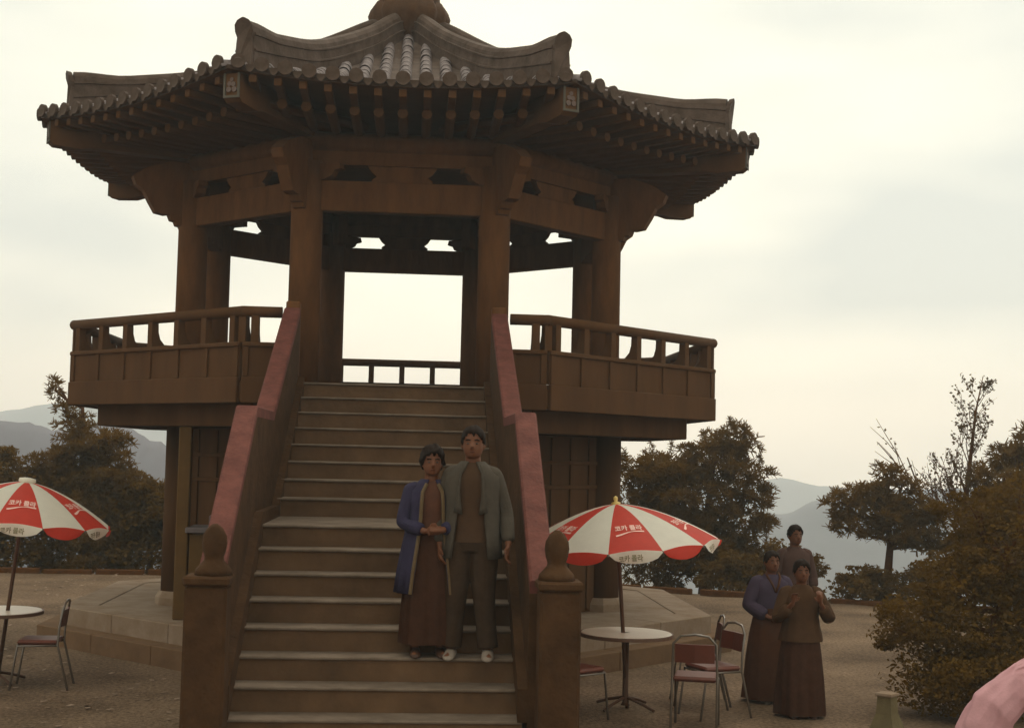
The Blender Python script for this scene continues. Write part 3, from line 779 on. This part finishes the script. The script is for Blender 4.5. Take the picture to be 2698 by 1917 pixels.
tree('pine_tree', 'tall dark pine behind the left corner of the balcony', 'tree', (-6.2, 9.2), [
    (-6.85, 9.0, 3.45, .16, .2, .2), (-6.7, 9.0, 3.1, .22, .25, .16), (-6.45, 9.1, 2.75, .40, .4, .22), (-6.1, 9.0, 2.42, .62, .6, .24), (-6.6, 9.0, 2.15, .5, .5, .26), (-5.7, 9.1, 2.2, .40, .5, .2), (-5.5, 9.1, 2.5, .22, .3, .12),
    (-6.1, 9.1, 1.62, 1.05, .9, .45), (-6.7, 9.0, 1.85, .5, .5, .25), (-5.5, 9.0, 1.7, .5, .5, .3), (-6.6, 9.0, 1.1, 1.1, .9, .6), (-5.6, 9.0, 1.0, 1.0, .9, .65), (-6.2, 9.0, .3, 1.2, .9, .55)], (-6.35, 9.1, 3.4), .1, group=PG, seed=1, dens=520)
BG = 'dark shrubs along the back of the gravel'
for i, (x, y, h, w, lab) in enumerate([(-7.5, 8.6, 2.15, 1.1, 'dark leafy shrub behind the left parasol'), (-8.9, 8.8, 1.9, 1.2, 'dark leafy shrub at the far left edge of the gravel'),
                                    (-4.9, 8.9, 1.75, 1.1, 'dark leafy shrub between the tall pine and the left pillar'), (-3.6, 8.8, 1.6, .9, 'dark leafy shrub seen just left of the pillar base')]):
    tree('shrub', lab, 'shrub', (x, y), [(x-.2, y, h-.45, w*.7, .7, .5), (x+.35, y+.1, h*.62, w*.8, .8, .6), (x-.4, y-.1, h*.45, w*.8, .8, .65), (x+.1, y-.2, h*.18, w*1.05, .8, .5)], (x, y, h-.3), .05, 'leaf', .06, 1500, 'leaf', BG, 20+i)
tree('pine_tree', 'bushy dark pine behind the right side of the pavilion, upright shoots on top', 'tree', (5.9, 7.9), [
    (6.45, 7.8, 2.75, .55, .5, .32), (6.0, 7.8, 2.35, .75, .6, .4), (6.75, 7.9, 2.1, .45, .5, .3), (5.1, 7.8, 2.15, .7, .6, .36), (4.55, 7.8, 2.05, .55, .5, .34), (6.9, 7.8, 1.65, .42, .5, .25), (5.6, 7.8, 1.6, 1.15, .9, .55),
    (6.6, 7.8, 1.1, .65, .7, .45), (5.0, 7.8, 1.0, 1.0, .8, .6), (6.1, 7.7, .5, 1.1, .8, .55), (5.0, 7.7, .3, 1.0, .8, .55), (6.9, 7.7, .35, .5, .5, .4)], (6.1, 7.8, 2.9), .1, group=PG, seed=5, sprigs=2, dens=520)
tree('pine_tree', 'flat-topped dark pine between the far hills and the bare birch', 'tree', (8.55, 5.3), [
    (8.6, 5.1, 2.15, .3, .3, .22), (8.95, 5.1, 1.98, .28, .3, .12), (8.3, 5.1, 1.8, .42, .4, .26), (7.75, 5.1, 1.62, .36, .4, .22), (8.5, 5.1, 1.5, .7, .5, .28), (9.1, 5.1, 1.6, .5, .5, .3), (7.85, 5.1, 1.25, .3, .4, .18),
    (8.75, 5.1, 1.15, .6, .5, .25), (9.35, 5.1, 1.1, .5, .5, .35)], (8.6, 5.15, 2.1), .08, group=PG, seed=9, dens=560)
tree('pine_tree', 'dense dark pine cut by the right edge of the photo', 'tree', (10.9, 4.6), [
    (10.75, 4.6, 2.5, .45, .5, .35), (10.3, 4.6, 2.1, .45, .5, .3), (11.2, 4.6, 2.3, .6, .6, .5), (10.6, 4.6, 1.7, .7, .7, .4), (10.0, 4.6, 1.5, .45, .5, .28), (10.3, 4.5, 1.05, .6, .6, .35), (11.0, 4.5, 1.2, .8, .8, .6), (10.0, 4.4, .45, .7, .7, .5), (10.9, 4.4, .4, .9, .8, .6), (11.35, 4.6, 2.95, .3, .3, .3), (10.95, 4.6, 2.95, .28, .35, .22), (11.3, 4.6, 3.3, .22, .3, .2), (10.6, 4.5, 1.3, .6, .6, .4), (9.95, 4.4, .95, .5, .5, .3)], (10.9, 4.6, 2.7), .1, group=PG, seed=14, dens=560)
# low shrubs along the right rim
for i, (x, y, h, w, lab) in enumerate([(7.0, 5.6, .95, .6, 'low dark shrub behind the person in the rose shirt'), (8.15, 4.6, .52, .8, 'low dark shrub below the flat-topped pine'), (9.2, 3.9, .85, .75, 'low dark shrub at the right rim of the gravel'), (6.2, 6.0, .75, .7, 'low dark shrub right of the bushy pine')]):
    tree('shrub', lab, 'shrub', (x, y), [(x-.15, y, h-.22, w*.6, .5, .25), (x+.2, y+.1, h*.55, w*.8, .6, .3), (x-.3, y-.1, h*.3, w*.8, .6, .35)], (x, y, h-.2), .035, 'leaf', .05, 2200, 'leaf', BG, 40+i)
# big dark bush in the right foreground
tree('large_bush', 'large dark bush filling the lower right corner beside the gravel', 'shrub', (5.9, -5.6, 0), [
    (5.5, -5.6, 1.2, .42, .5, .3), (5.25, -5.6, 1.0, .25, .3, .16), (6.1, -5.6, 1.55, .55, .6, .45), (5.15, -5.7, .72, .5, .5, .4), (5.8, -5.8, .7, .75, .6, .5), (6.5, -5.6, 1.0, .7, .7, .7), (5.2, -6.0, .3, .62, .5, .35), (6.0, -6.0, .3, .8, .6, .35), (6.4, -5.2, 2.0, .5, .5, .4), (5.75, -5.4, 1.85, .4, .4, .3)], (6.0, -5.6, 1.6), .07, 'leaf', .028, 6400, 'leaf', None, 60)
# thin, nearly bare birch
def bare_tree(base, top, seed):
    rnd = random.Random(seed); base = Vector(base); top = Vector(top)
    t = thing('birch_tree', 'tall thin nearly bare tree with a few dry leaves against the sky', 'tree', base)
    tb_ = bmesh.new(); lbm = bmesh.new(); cb = bmesh.new()
    T = top-base
    tube(tb_, [(0, 0, 0), T*.3+Vector((.05, 0, 0)), T*.6, T*.85+Vector((-.04, 0, 0)), T], [.075, .06, .042, .02, .006], 8)
    def grow(p, d, ln, r, depth):
        q = p+d*ln*.5+Vector((rnd.uniform(-.05, .05), rnd.uniform(-.05, .05), .02)); e = p+d*ln
        tube(lbm, [p, q, e], [r, r*.75, r*.4], 5)
        n = 3 if depth == 0 else 3
        for _ in range(n):
            l = p.lerp(e, rnd.uniform(.15, 1.05)); s = rnd.uniform(.02, .042); u = Vector((rnd.uniform(-1, 1), rnd.uniform(-1, 1), rnd.uniform(-1, 1))).normalized(); v = u.cross(Vector((rnd.uniform(-1, 1), rnd.uniform(-1, 1), rnd.uniform(-1, 1)))).normalized()
            l = l+u*.05; cb.faces.new([cb.verts.new(l+x) for x in (-u*s, -v*s*.6, u*s, v*s*.6)])
        if depth < 2:
            for _ in range(4 if depth == 0 else 3):
                a = rnd.uniform(0, 6.28); dd = (d+Vector((math.cos(a), math.sin(a)*.5, rnd.uniform(-.1, .4)))*.55).normalized()
                grow(p.lerp(e, rnd.uniform(.3, .95)), dd, ln*rnd.uniform(.4, .6), r*.55, depth+1)
    for i in range(24):
        f = rnd.uniform(.16, .95); a = rnd.uniform(0, 6.28)
        p = T*f; d = Vector((math.cos(a)*.62, math.sin(a)*.4, rnd.uniform(.8, 1.4))).normalized()
        grow(p, d, (1.3-f)*rnd.uniform(.7, 1.25), .017*(1.3-f), 0)
    grow(T*.2, Vector((-.42, 0, 1)).normalized(), 2.2, .028, 0)
    grow(T*.3, Vector((-.5, .1, .8)).normalized(), 1.5, .02, 0)
    obj('trunk', tb_, MT['bark'], t, smooth=True); obj('branches', lbm, MT['bark'], t); obj('leaves', cb, MT['dry'], t)
bare_tree((9.7, 5.2, ground_z(9.7, 5.2)-.05), (10.28, 5.0, 3.95), 4)

# ------------------------------------------------------------------ people
def fuse(bm, voxel, name):
    me = bpy.data.meshes.new(name); recalc(bm); bm.to_mesh(me); bm.free()
    o = bpy.data.objects.new(name, me); col.objects.link(o)
    md = o.modifiers.new('r', 'REMESH'); md.mode = 'VOXEL'; md.voxel_size = voxel; md.use_smooth_shade = True
    ms = o.modifiers.new('s', 'SMOOTH'); ms.iterations = 3; ms.factor = .4
    dg = bpy.context.evaluated_depsgraph_get(); dg.update()
    m2 = bpy.data.meshes.new_from_object(o.evaluated_get(dg)); bpy.data.objects.remove(o); bpy.data.meshes.remove(me)
    return m2
def hand(bm, wrist, d, side, s, curl=.5):
    """palm plus four unequal bent fingers and a thumb; side = direction of the thumb"""
    d = Vector(d).normalized(); side = Vector(side); side = (side-d*side.dot(d)).normalized(); nrm = d.cross(side)
    w = Vector(wrist); tube(bm, [w, w+d*.03*s, w+d*.085*s], [.024*s, .036*s, .038*s], 10, .55, True)
    for i, (o_, ln) in enumerate(((.029, .072), (.0095, .08), (-.0095, .075), (-.028, .058))):
        b = w+d*.085*s+side*o_*s; f1 = (d*math.cos(curl*.6)-nrm*math.sin(curl*.6)); f2 = (d*math.cos(curl*1.5)-nrm*math.sin(curl*1.5))
        tube(bm, [b-d*.02*s, b+f1*ln*.5*s, b+f1*ln*.5*s+f2*ln*.5*s], [.0095*s, .009*s, .0075*s], 7, 1, True)
    b = w+d*.03*s+side*.03*s; t1 = (d*.7+side*.7).normalized(); t2 = (d*.95+side*.15-nrm*.25).normalized()
    tube(bm, [b-side*.015*s, b+t1*.035*s, b+t1*.035*s+t2*.032*s], [.013*s, .011*s, .009*s], 7, 1, True)
def person(label, loc, H, rz, pose, cat='person', lean=0):
    """pose: arms = [(elbow, wrist, hand dir, thumb side, curl)] in units of H for left(-x) and right(+x); faces -Y"""
    p = thing('person', label, cat, loc, rz)
    S = lambda v: Vector(v)*H
    bm = bmesh.new(); s = H/1.7
    sw = pose.get('sw', .098); hip = .055
    # torso
    def ring(z, rx, ry, cy=0): return [(rx*math.cos(2*PI*k/16)*H, (cy+ry*math.sin(2*PI*k/16))*H, z*H) for k in range(16)]
    loft(bm, [ring(.47, .075, .055), ring(.52, .098, .068), ring(.56, .094, .065), ring(.62, .08, .057), ring(.70, .092, .066), ring(.76, .10, .066), ring(.80, .098, .058), ring(.825, .06, .045)])
    tube(bm, [S((0, .004, .80)), S((0, -.002, .885))], [.038*H, .033*H], 12)
    # head: rings with jaw, cheeks, brow, crown
    hy = pose.get('head', (0, -.012, 0)); hx = hy[0]
    def hr(z, rx, yf, yb): return [(hx*H + rx*math.cos(2*PI*k/18)*H, (hy[1]+((yb if math.sin(2*PI*k/18) > 0 else yf)*math.sin(2*PI*k/18)))*H, (z+hy[2])*H) for k in range(18)]
    loft(bm, [hr(.866, .02, .045, .02), hr(.873, .031, .054, .035), hr(.888, .040, .058, .05), hr(.905, .044, .060, .056), hr(.925, .046, .058, .06), hr(.945, .047, .058, .062), hr(.965, .044, .054, .06), hr(.982, .035, .043, .05), hr(.994, .018, .024, .028)])
    f = Vector((hx, hy[1], hy[2]))
    tube(bm, [S(f+Vector((0, -.054, .935))), S(f+Vector((0, -.066, .914))), S(f+Vector((0, -.056, .906)))], [.006*H, .010*H, .008*H], 8, 1, True)
    for e in (-1, 1): ball(bm, S(f+Vector((e*.048, .004, .922))), .017*H, .4, .8, 1.1, 10)
    # arms
    for e, a in zip((-1, 1), pose['arms']):
        sh = S((e*sw, .004, .795)); el = S(a[0]); wr = S(a[1])
        tube(bm, [S((e*.06, .0, .79)), sh, el, wr], [.036*H, .033*H, .024*H, .016*H], 10, 1, True)
        hand(bm, wr, a[2], a[3], s*1.0, a[4])
    # legs
    for e, l in zip((-1, 1), pose.get('legs', [((-.055, -.012, .27), (-.06, .0, .035)), ((.055, -.012, .27), (.06, .0, .035))])):
        tube(bm, [S((e*hip, 0, .50)), S(((l[0][0]+e*hip)/2, -.005, .40)), S(l[0]), S(((l[0][0]+l[1][0])/2, .008, .18)), S(l[1])], [.055*H, .05*H, .034*H, .034*H, .021*H], 12, 1, True)
        a = S(l[1]); tube(bm, [a+Vector((0, .025*H, -.018*H)), a+Vector((0, -.03*H, -.018*H)), a+Vector((e*.01*H, -.10*H, -.022*H))], [.02*H, .022*H, .016*H], 10, .8, True)
    obj('body', fuse(bm, .0085*s, 'body'), MT['skin'], p, smooth=True)
    # face details
    for e in (-1, 1):
        b = bmesh.new(); ball(b, S(f+Vector((e*.019, -.0525, .929))), .0062*H, 1.2, .55, .6, 10); obj('eye', b, MT['eye'], p, smooth=True)
        b = bmesh.new(); tube(b, [S(f+Vector((e*.009, -.0575, .943))), S(f+Vector((e*.02, -.0565, .946))), S(f+Vector((e*.03, -.050, .942)))], .0028*H, 6); obj('eyebrow', b, MT['hair'], p)
    b = bmesh.new(); ball(b, S(f+Vector((0, -.0575, .892))), .0125*H, 1.1, .35, .32, 10); obj('mouth', b, MT['lip'], p, smooth=True)
    # hair
    b = bmesh.new(); hs = pose.get('hair', 1.13); drop = pose.get('hair_drop', .895)
    ball(b, (0, 0, 0), 1, 1, 1, 1, 26)
    for v in b.verts:
        c = v.co.copy(); n_ = 1+.10*noise.noise(c*4.5)*pose.get('curl', 1)
        q = Vector((c.x*.0475*hs*n_, c.y*.063*hs*n_+.004, c.z*.058*hs*n_+.944))
        if c.y < -.05:
            hl = .966-.05*max(0, abs(c.x)-.35)-.006*noise.noise(c*7)
            if q.z < hl and abs(c.x) < .86: q = Vector((q.x*.82, q.y*.5, max(q.z, .91)))
        if q.z < drop: q.z = drop+(q.z-drop)*.25
        v.co = S(q+f)
    obj('hair', b, MT['hair'], p, smooth=True)
    if pose.get('bun'):
        b = bmesh.new(); ball(b, S(f+Vector((0, .07, .93))), .03*H, 1, .8, 1, 12); obj('bun', b, MT['hair'], p, smooth=True)
    return p, S, H
def cloth_rings(H, rows, n=36, gap=0, fold=0, fseed=0, gfun=None):
    """rows: (z, rx, ry, cy); gap = half-angle left open at the front (-y)"""
    bm = bmesh.new(); rings = []
    for i, (z, rx, ry, cy) in enumerate(rows):
        g_ = gfun(i/(len(rows)-1)) if gfun else gap
        r = []
        for k in range(n if not g_ and not gap and not gfun else n+1):
            a = -PI/2+g_+(2*PI-2*g_)*k/n
            fo = 1+fold*(1-i/(len(rows)-1))*math.sin(a*9+fseed+i*.25)*math.cos(a*4+fseed*2)+.022*noise.noise((a*2, z*14, fseed))
            r.append((rx*fo*math.cos(a)*H, (cy+ry*fo*math.sin(a))*H, z*H))
        rings.append(r)
    loft(bm, rings, cap=False, closed=not (gap or gfun))
    return bm
def solid(o, t):
    md = o.modifiers.new('thickness', 'SOLIDIFY'); md.thickness = t; md.offset = 0
    return o
def sleeve(p, S, H, a, e, m, r0=.045, r1=.034, r2=.026, to=.93, name='sleeve', sw=.098):
    b = bmesh.new(); sh = Vector((e*sw, .004, .795)); el = Vector(a[0]); wr = el.lerp(Vector(a[1]), to)
    tube(b, [S((e*(sw-.04), .003, .805)), S(sh+Vector((0, 0, .002))), S(sh.lerp(el, .5)), S(el), S(el.lerp(wr, .5)), S(wr)], [r0*.9*H, r0*H, (r0+r1)/2*H, r1*H, (r1+r2)/2*1.03*H, r2*H], 14)
    bmesh.ops.subdivide_edges(b, edges=b.edges[:], cuts=1, use_grid_fill=True)
    for v in b.verts: v.co += v.normal*.0 + Vector((noise.noise(v.co*14), noise.noise(v.co*14+Vector((5, 0, 0))), 0))*.006
    o = obj(name, b, m, p, smooth=True); md = o.modifiers.new('smooth', 'SUBSURF'); md.levels = 1; md.render_levels = 2; return o
def legs_cloth(p, S, H, m, legs, r=(.068, .05, .045), name='trousers'):
    b = bmesh.new()
    def ring(z, rx, ry): return [(rx*math.cos(2*PI*k/20)*H, ry*math.sin(2*PI*k/20)*H, z*H) for k in range(20)]
    loft(b, [ring(.46, .095, .072), ring(.52, .108, .078), ring(.60, .092, .068)])
    for e, l in zip((-1, 1), legs):
        k = Vector(l[0]); a = Vector(l[1])
        tube(b, [S((e*.055, 0, .50)), S(((k.x+e*.055)/2, -.004, .39)), S(k), S(k.lerp(a, .5)+Vector((0, .006, 0))), S(a+Vector((0, .004, .008)))], [r[0]*H, .062*H, r[1]*H, r[2]*H, r[2]*1.02*H], 16)
    return obj(name, fuse(b, .011, name), m, p, smooth=True)
def shoes(p, S, H, m, legs):
    for e, l in zip((-1, 1), legs):
        b = bmesh.new(); a = S(l[1])
        rings = []
        for y, w, h in ((.035, .012, .02), (.028, .023, .034), (.0, .026, .045), (-.04, .026, .034), (-.085, .028, .026), (-.115, .022, .018), (-.125, .01, .01)):
            rings.append([(a.x+e*.01*H*(-y*8)*.5+w*H*math.cos(2*PI*k/12), a.y+y*H, max(0.0, a.z-.035*H)+(h*.5+h*.52*math.sin(2*PI*k/12))*H) for k in range(12)])
        loft(b, rings); recalc(b); obj('shoe', b, m, p, smooth=True)

STEP = .755+.1685
# 1 woman on the stairs
pose = dict(arms=[((-.138, -.03, .635), (-.035, -.115, .60), (1, -.15, .05), (0, -.1, 1), .9), ((.135, -.03, .635), (.045, -.12, .605), (-1, -.1, -.05), (0, -.1, 1), .9)], hair=1.30, hair_drop=.89, curl=2.4)
p, S, H = person('woman in a long blue coat with gold trim standing on the stairs, hands clasped', (.345, -8.80, STEP), 1.47, R_(4), pose)
o = solid(obj('coat', cloth_rings(H, [(.30, .165, .12, .0), (.40, .155, .112, 0), (.5, .137, .10, 0), (.58, .122, .09, 0), (.66, .114, .085, 0), (.74, .116, .084, 0), (.785, .114, .072, 0), (.818, .08, .06, 0), (.845, .05, .05, 0)], gfun=lambda f: .55-.25*f, fold=.045, n=60), MT['blue'], p, smooth=True), .008)
for e, a in zip((-1, 1), pose['arms']): sleeve(p, S, H, a, e, MT['blue'], .040, .035, .032, .9)
for e in (-1, 1):
    b = bmesh.new(); pts = []
    for i, (z, rx, ry) in enumerate([(.30, .165, .12), (.40, .155, .112), (.5, .137, .10), (.58, .122, .09), (.66, .114, .085), (.74, .116, .084), (.785, .114, .072), (.825, .072, .058)]):
        g_ = .55-.25*(1-.0)*(i/8); a_ = -PI/2+e*(g_+.05); pts.append(S((rx*1.045*math.cos(a_), ry*1.06*math.sin(a_), z)))
    tube(b, pts, .0095*H, 6); obj('gold_trim', b, MT['gold'], p)
obj('blouse', cloth_rings(H, [(.55, .098, .074, 0), (.62, .092, .068, 0), (.70, .10, .074, 0), (.77, .106, .074, 0), (.81, .09, .06, 0), (.838, .045, .046, 0)]), MT['maroon'], p, smooth=True)
obj('skirt', cloth_rings(H, [(.06, .135, .105, 0), (.2, .132, .10, 0), (.35, .122, .094, 0), (.48, .112, .083, 0), (.60, .094, .07, 0)], fold=.09, n=72), MT['darkskirt'], p, smooth=True)
LG = [((-.055, -.012, .27), (-.06, .0, .035)), ((.055, -.012, .27), (.06, .0, .035))]
shoes(p, S, H, MT['dshoe'], LG)
# 2 man on the stairs
LGM = [((-.06, -.015, .27), (-.075, -.01, .035)), ((.062, -.015, .27), (.085, -.02, .035))]
pose = dict(arms=[((-.145, .02, .63), (-.135, -.03, .485), (.1, -.2, -1), (.3, -1, 0), .5), ((.15, .03, .63), (.165, -.035, .495), (-.1, -.25, -1), (-.3, -1, 0), .5)], legs=LGM, sw=.094, hair=1.16)
p, S, H = person('man in an open grey jacket and white shoes standing on the stairs', (.635, -8.87, STEP), 1.62, R_(-6), pose)
o = solid(obj('jacket', cloth_rings(H, [(.43, .135, .098, 0), (.5, .13, .094, 0), (.58, .122, .086, 0), (.66, .118, .086, 0), (.74, .124, .086, 0), (.785, .122, .074, 0), (.818, .085, .06, 0), (.85, .05, .05, 0)], gfun=lambda f: .62-.30*f, fold=.03, n=60), MT['grey'], p, smooth=True), .009)
for e, a in zip((-1, 1), pose['arms']): sleeve(p, S, H, a, e, MT['grey'], .04, .034, .03, .96, sw=.094)
for e in (-1, 1):
    b = bmesh.new(); loft(b, [[S((e*(.035+.012*math.sin(t*3)) , -.083-.016*math.sin(t*2.6), .62+.215*t)), S((e*(.075-.03*t), -.078-.012*math.sin(t*2.6), .63+.21*t))] for t in [i/8 for i in range(9)]], closed=False)
    solid(obj('lapel', b, MT['grey'], p, smooth=True), .004)
obj('shirt', cloth_rings(H, [(.50, .106, .08, 0), (.58, .102, .074, 0), (.68, .108, .077, 0), (.76, .116, .077, 0), (.81, .095, .06, 0), (.845, .042, .044, 0)]), MT['shirt'], p, smooth=True)
legs_cloth(p, S, H, MT['trouser'], LGM)
shoes(p, S, H, MT['shoe'], LGM)
# 3 woman in lavender jacket
pose = dict(arms=[((-.16, .0, .64), (-.06, -.10, .57), (1, -.2, -.3), (0, -.2, 1), .8), ((.15, .0, .64), (.05, -.10, .58), (-1, -.2, -.2), (0, -.2, 1), .8)], hair=1.14, bun=True)
p, S, H = person('woman in a lavender blouse and long dark skirt on the right gravel', (3.78, -5.2, 0), 1.46, R_(8), pose)
obj('blouse', cloth_rings(H, [(.60, .118, .085, 0), (.66, .12, .086, 0), (.74, .128, .088, 0), (.795, .128, .074, 0), (.822, .08, .058, 0), (.85, .044, .046, 0)]), MT['lav'], p, smooth=True)
for e, a in zip((-1, 1), pose['arms']): sleeve(p, S, H, a, e, MT['lav'], .05, .055, .042, .9)
for e in (-1, 1):
    b = bmesh.new(); tube(b, [S((e*.046, -.012, .858)), S((e*.044, -.050, .832)), S((e*.022, -.080, .785)), S((-.004, -.092, .735))], .0085*H, 6); obj('collar', b, MT['plum'], p, smooth=True)
obj('skirt', cloth_rings(H, [(.025, .19, .165, 0), (.15, .18, .155, 0), (.3, .165, .14, 0), (.45, .145, .115, 0), (.58, .12, .09, 0), (.68, .11, .08, 0)], n=72, fold=.06), MT['plum'], p, smooth=True)
shoes(p, S, H, MT['shoe'], LG)
# 4 person raising both hands
pose = dict(arms=[((-.16, -.04, .62), (-.085, -.14, .735), (.15, -.2, 1), (1, 0, 0), .8), ((.185, -.03, .62), (.10, -.13, .735), (-.15, -.2, 1), (-1, 0, 0), .8)], hair=1.2, curl=1.4)
p, S, H = person('person in a brown jacket and long dark skirt raising both hands to the chest', (3.86, -5.98, 0), 1.43, R_(-4), pose)
obj('skirt', cloth_rings(H, [(.02, .165, .142, 0), (.12, .160, .136, 0), (.25, .15, .122, 0), (.4, .135, .102, 0), (.52, .118, .088, 0), (.60, .10, .072, 0)], n=84, fold=.11, fseed=1.3), MT['darkskirt'], p, smooth=True)
obj('jacket', cloth_rings(H, [(.485, .142, .108, 0), (.52, .136, .102, 0), (.58, .122, .09, 0), (.64, .114, .084, 0), (.70, .117, .086, 0), (.76, .122, .084, 0), (.79, .116, .070, 0), (.82, .078, .056, 0), (.848, .044, .046, 0)], n=60, fold=.06, fseed=.4), MT['brown'], p, smooth=True)
for e, a in zip((-1, 1), pose['arms']): sleeve(p, S, H, a, e, MT['brown'], .048, .046, .036, .78)
shoes(p, S, H, MT['dshoe'], LG)
# 5 person in rose shirt further back
pose = dict(arms=[((-.15, .02, .63), (-.16, -.02, .49), (0, -.2, -1), (.3, -1, 0), .5), ((.15, .02, .63), (.16, -.02, .49), (0, -.2, -1), (-.3, -1, 0), .5)], hair=1.17)
p, S, H = person('person in a rose shirt standing at the rim in front of the hills', (4.72, -2.7, 0), 1.6, R_(10), pose)
obj('shirt', cloth_rings(H, [(.47, .115, .085, 0), (.56, .11, .08, 0), (.66, .112, .08, 0), (.75, .122, .082, 0), (.795, .124, .07, 0), (.822, .08, .056, 0), (.848, .042, .044, 0)]), MT['rose'], p, smooth=True)
for e, a in zip((-1, 1), pose['arms']): sleeve(p, S, H, a, e, MT['rose'], .046, .042, .038, .55)
legs_cloth(p, S, H, MT['skirt'], LG)
shoes(p, S, H, MT['dshoe'], LG)
# 6 person in pink blouse, mostly outside the frame
pose = dict(arms=[((-.20, .03, .62), (-.215, -.03, .48), (0, -.2, -1), (.3, -1, 0), .5), ((.27, .0, .66), (.31, -.03, .53), (0, -.2, -1), (-.3, -1, 0), .5)], hair=1.16)
p, S, H = person('person in a pink blouse cut off by the lower right corner', (3.83, -11.2, 0), 1.56, R_(190), pose)
obj('blouse', cloth_rings(H, [(.45, .15, .11, 0), (.56, .135, .1, 0), (.66, .13, .094, 0), (.75, .138, .094, 0), (.795, .132, .076, 0), (.825, .08, .058, 0), (.85, .044, .046, 0)], n=72, fold=.05), MT['pinks'], p, smooth=True)
for e, a in zip((-1, 1), pose['arms']):
    o = sleeve(p, S, H, a, e, MT['pinks'], .055, .082, .088, .9)
    bm = bmesh.new(); bm.from_mesh(o.data); bmesh.ops.subdivide_edges(bm, edges=bm.edges[:], cuts=2, use_grid_fill=True)
    for v in bm.verts:      # gathers running down from the shoulder
        r_ = Vector((v.co.x-e*.25, v.co.y, 0)); t_ = math.atan2(r_.y, r_.x)
        v.co += r_.normalized()*(.016*math.sin(t_*11+v.co.z*7)+.014*noise.noise(v.co*9))
    bm.to_mesh(o.data); bm.free()
    for q in o.data.polygons: q.use_smooth = True
legs_cloth(p, S, H, MT['skirt'], LG)
shoes(p, S, H, MT['dshoe'], LG)
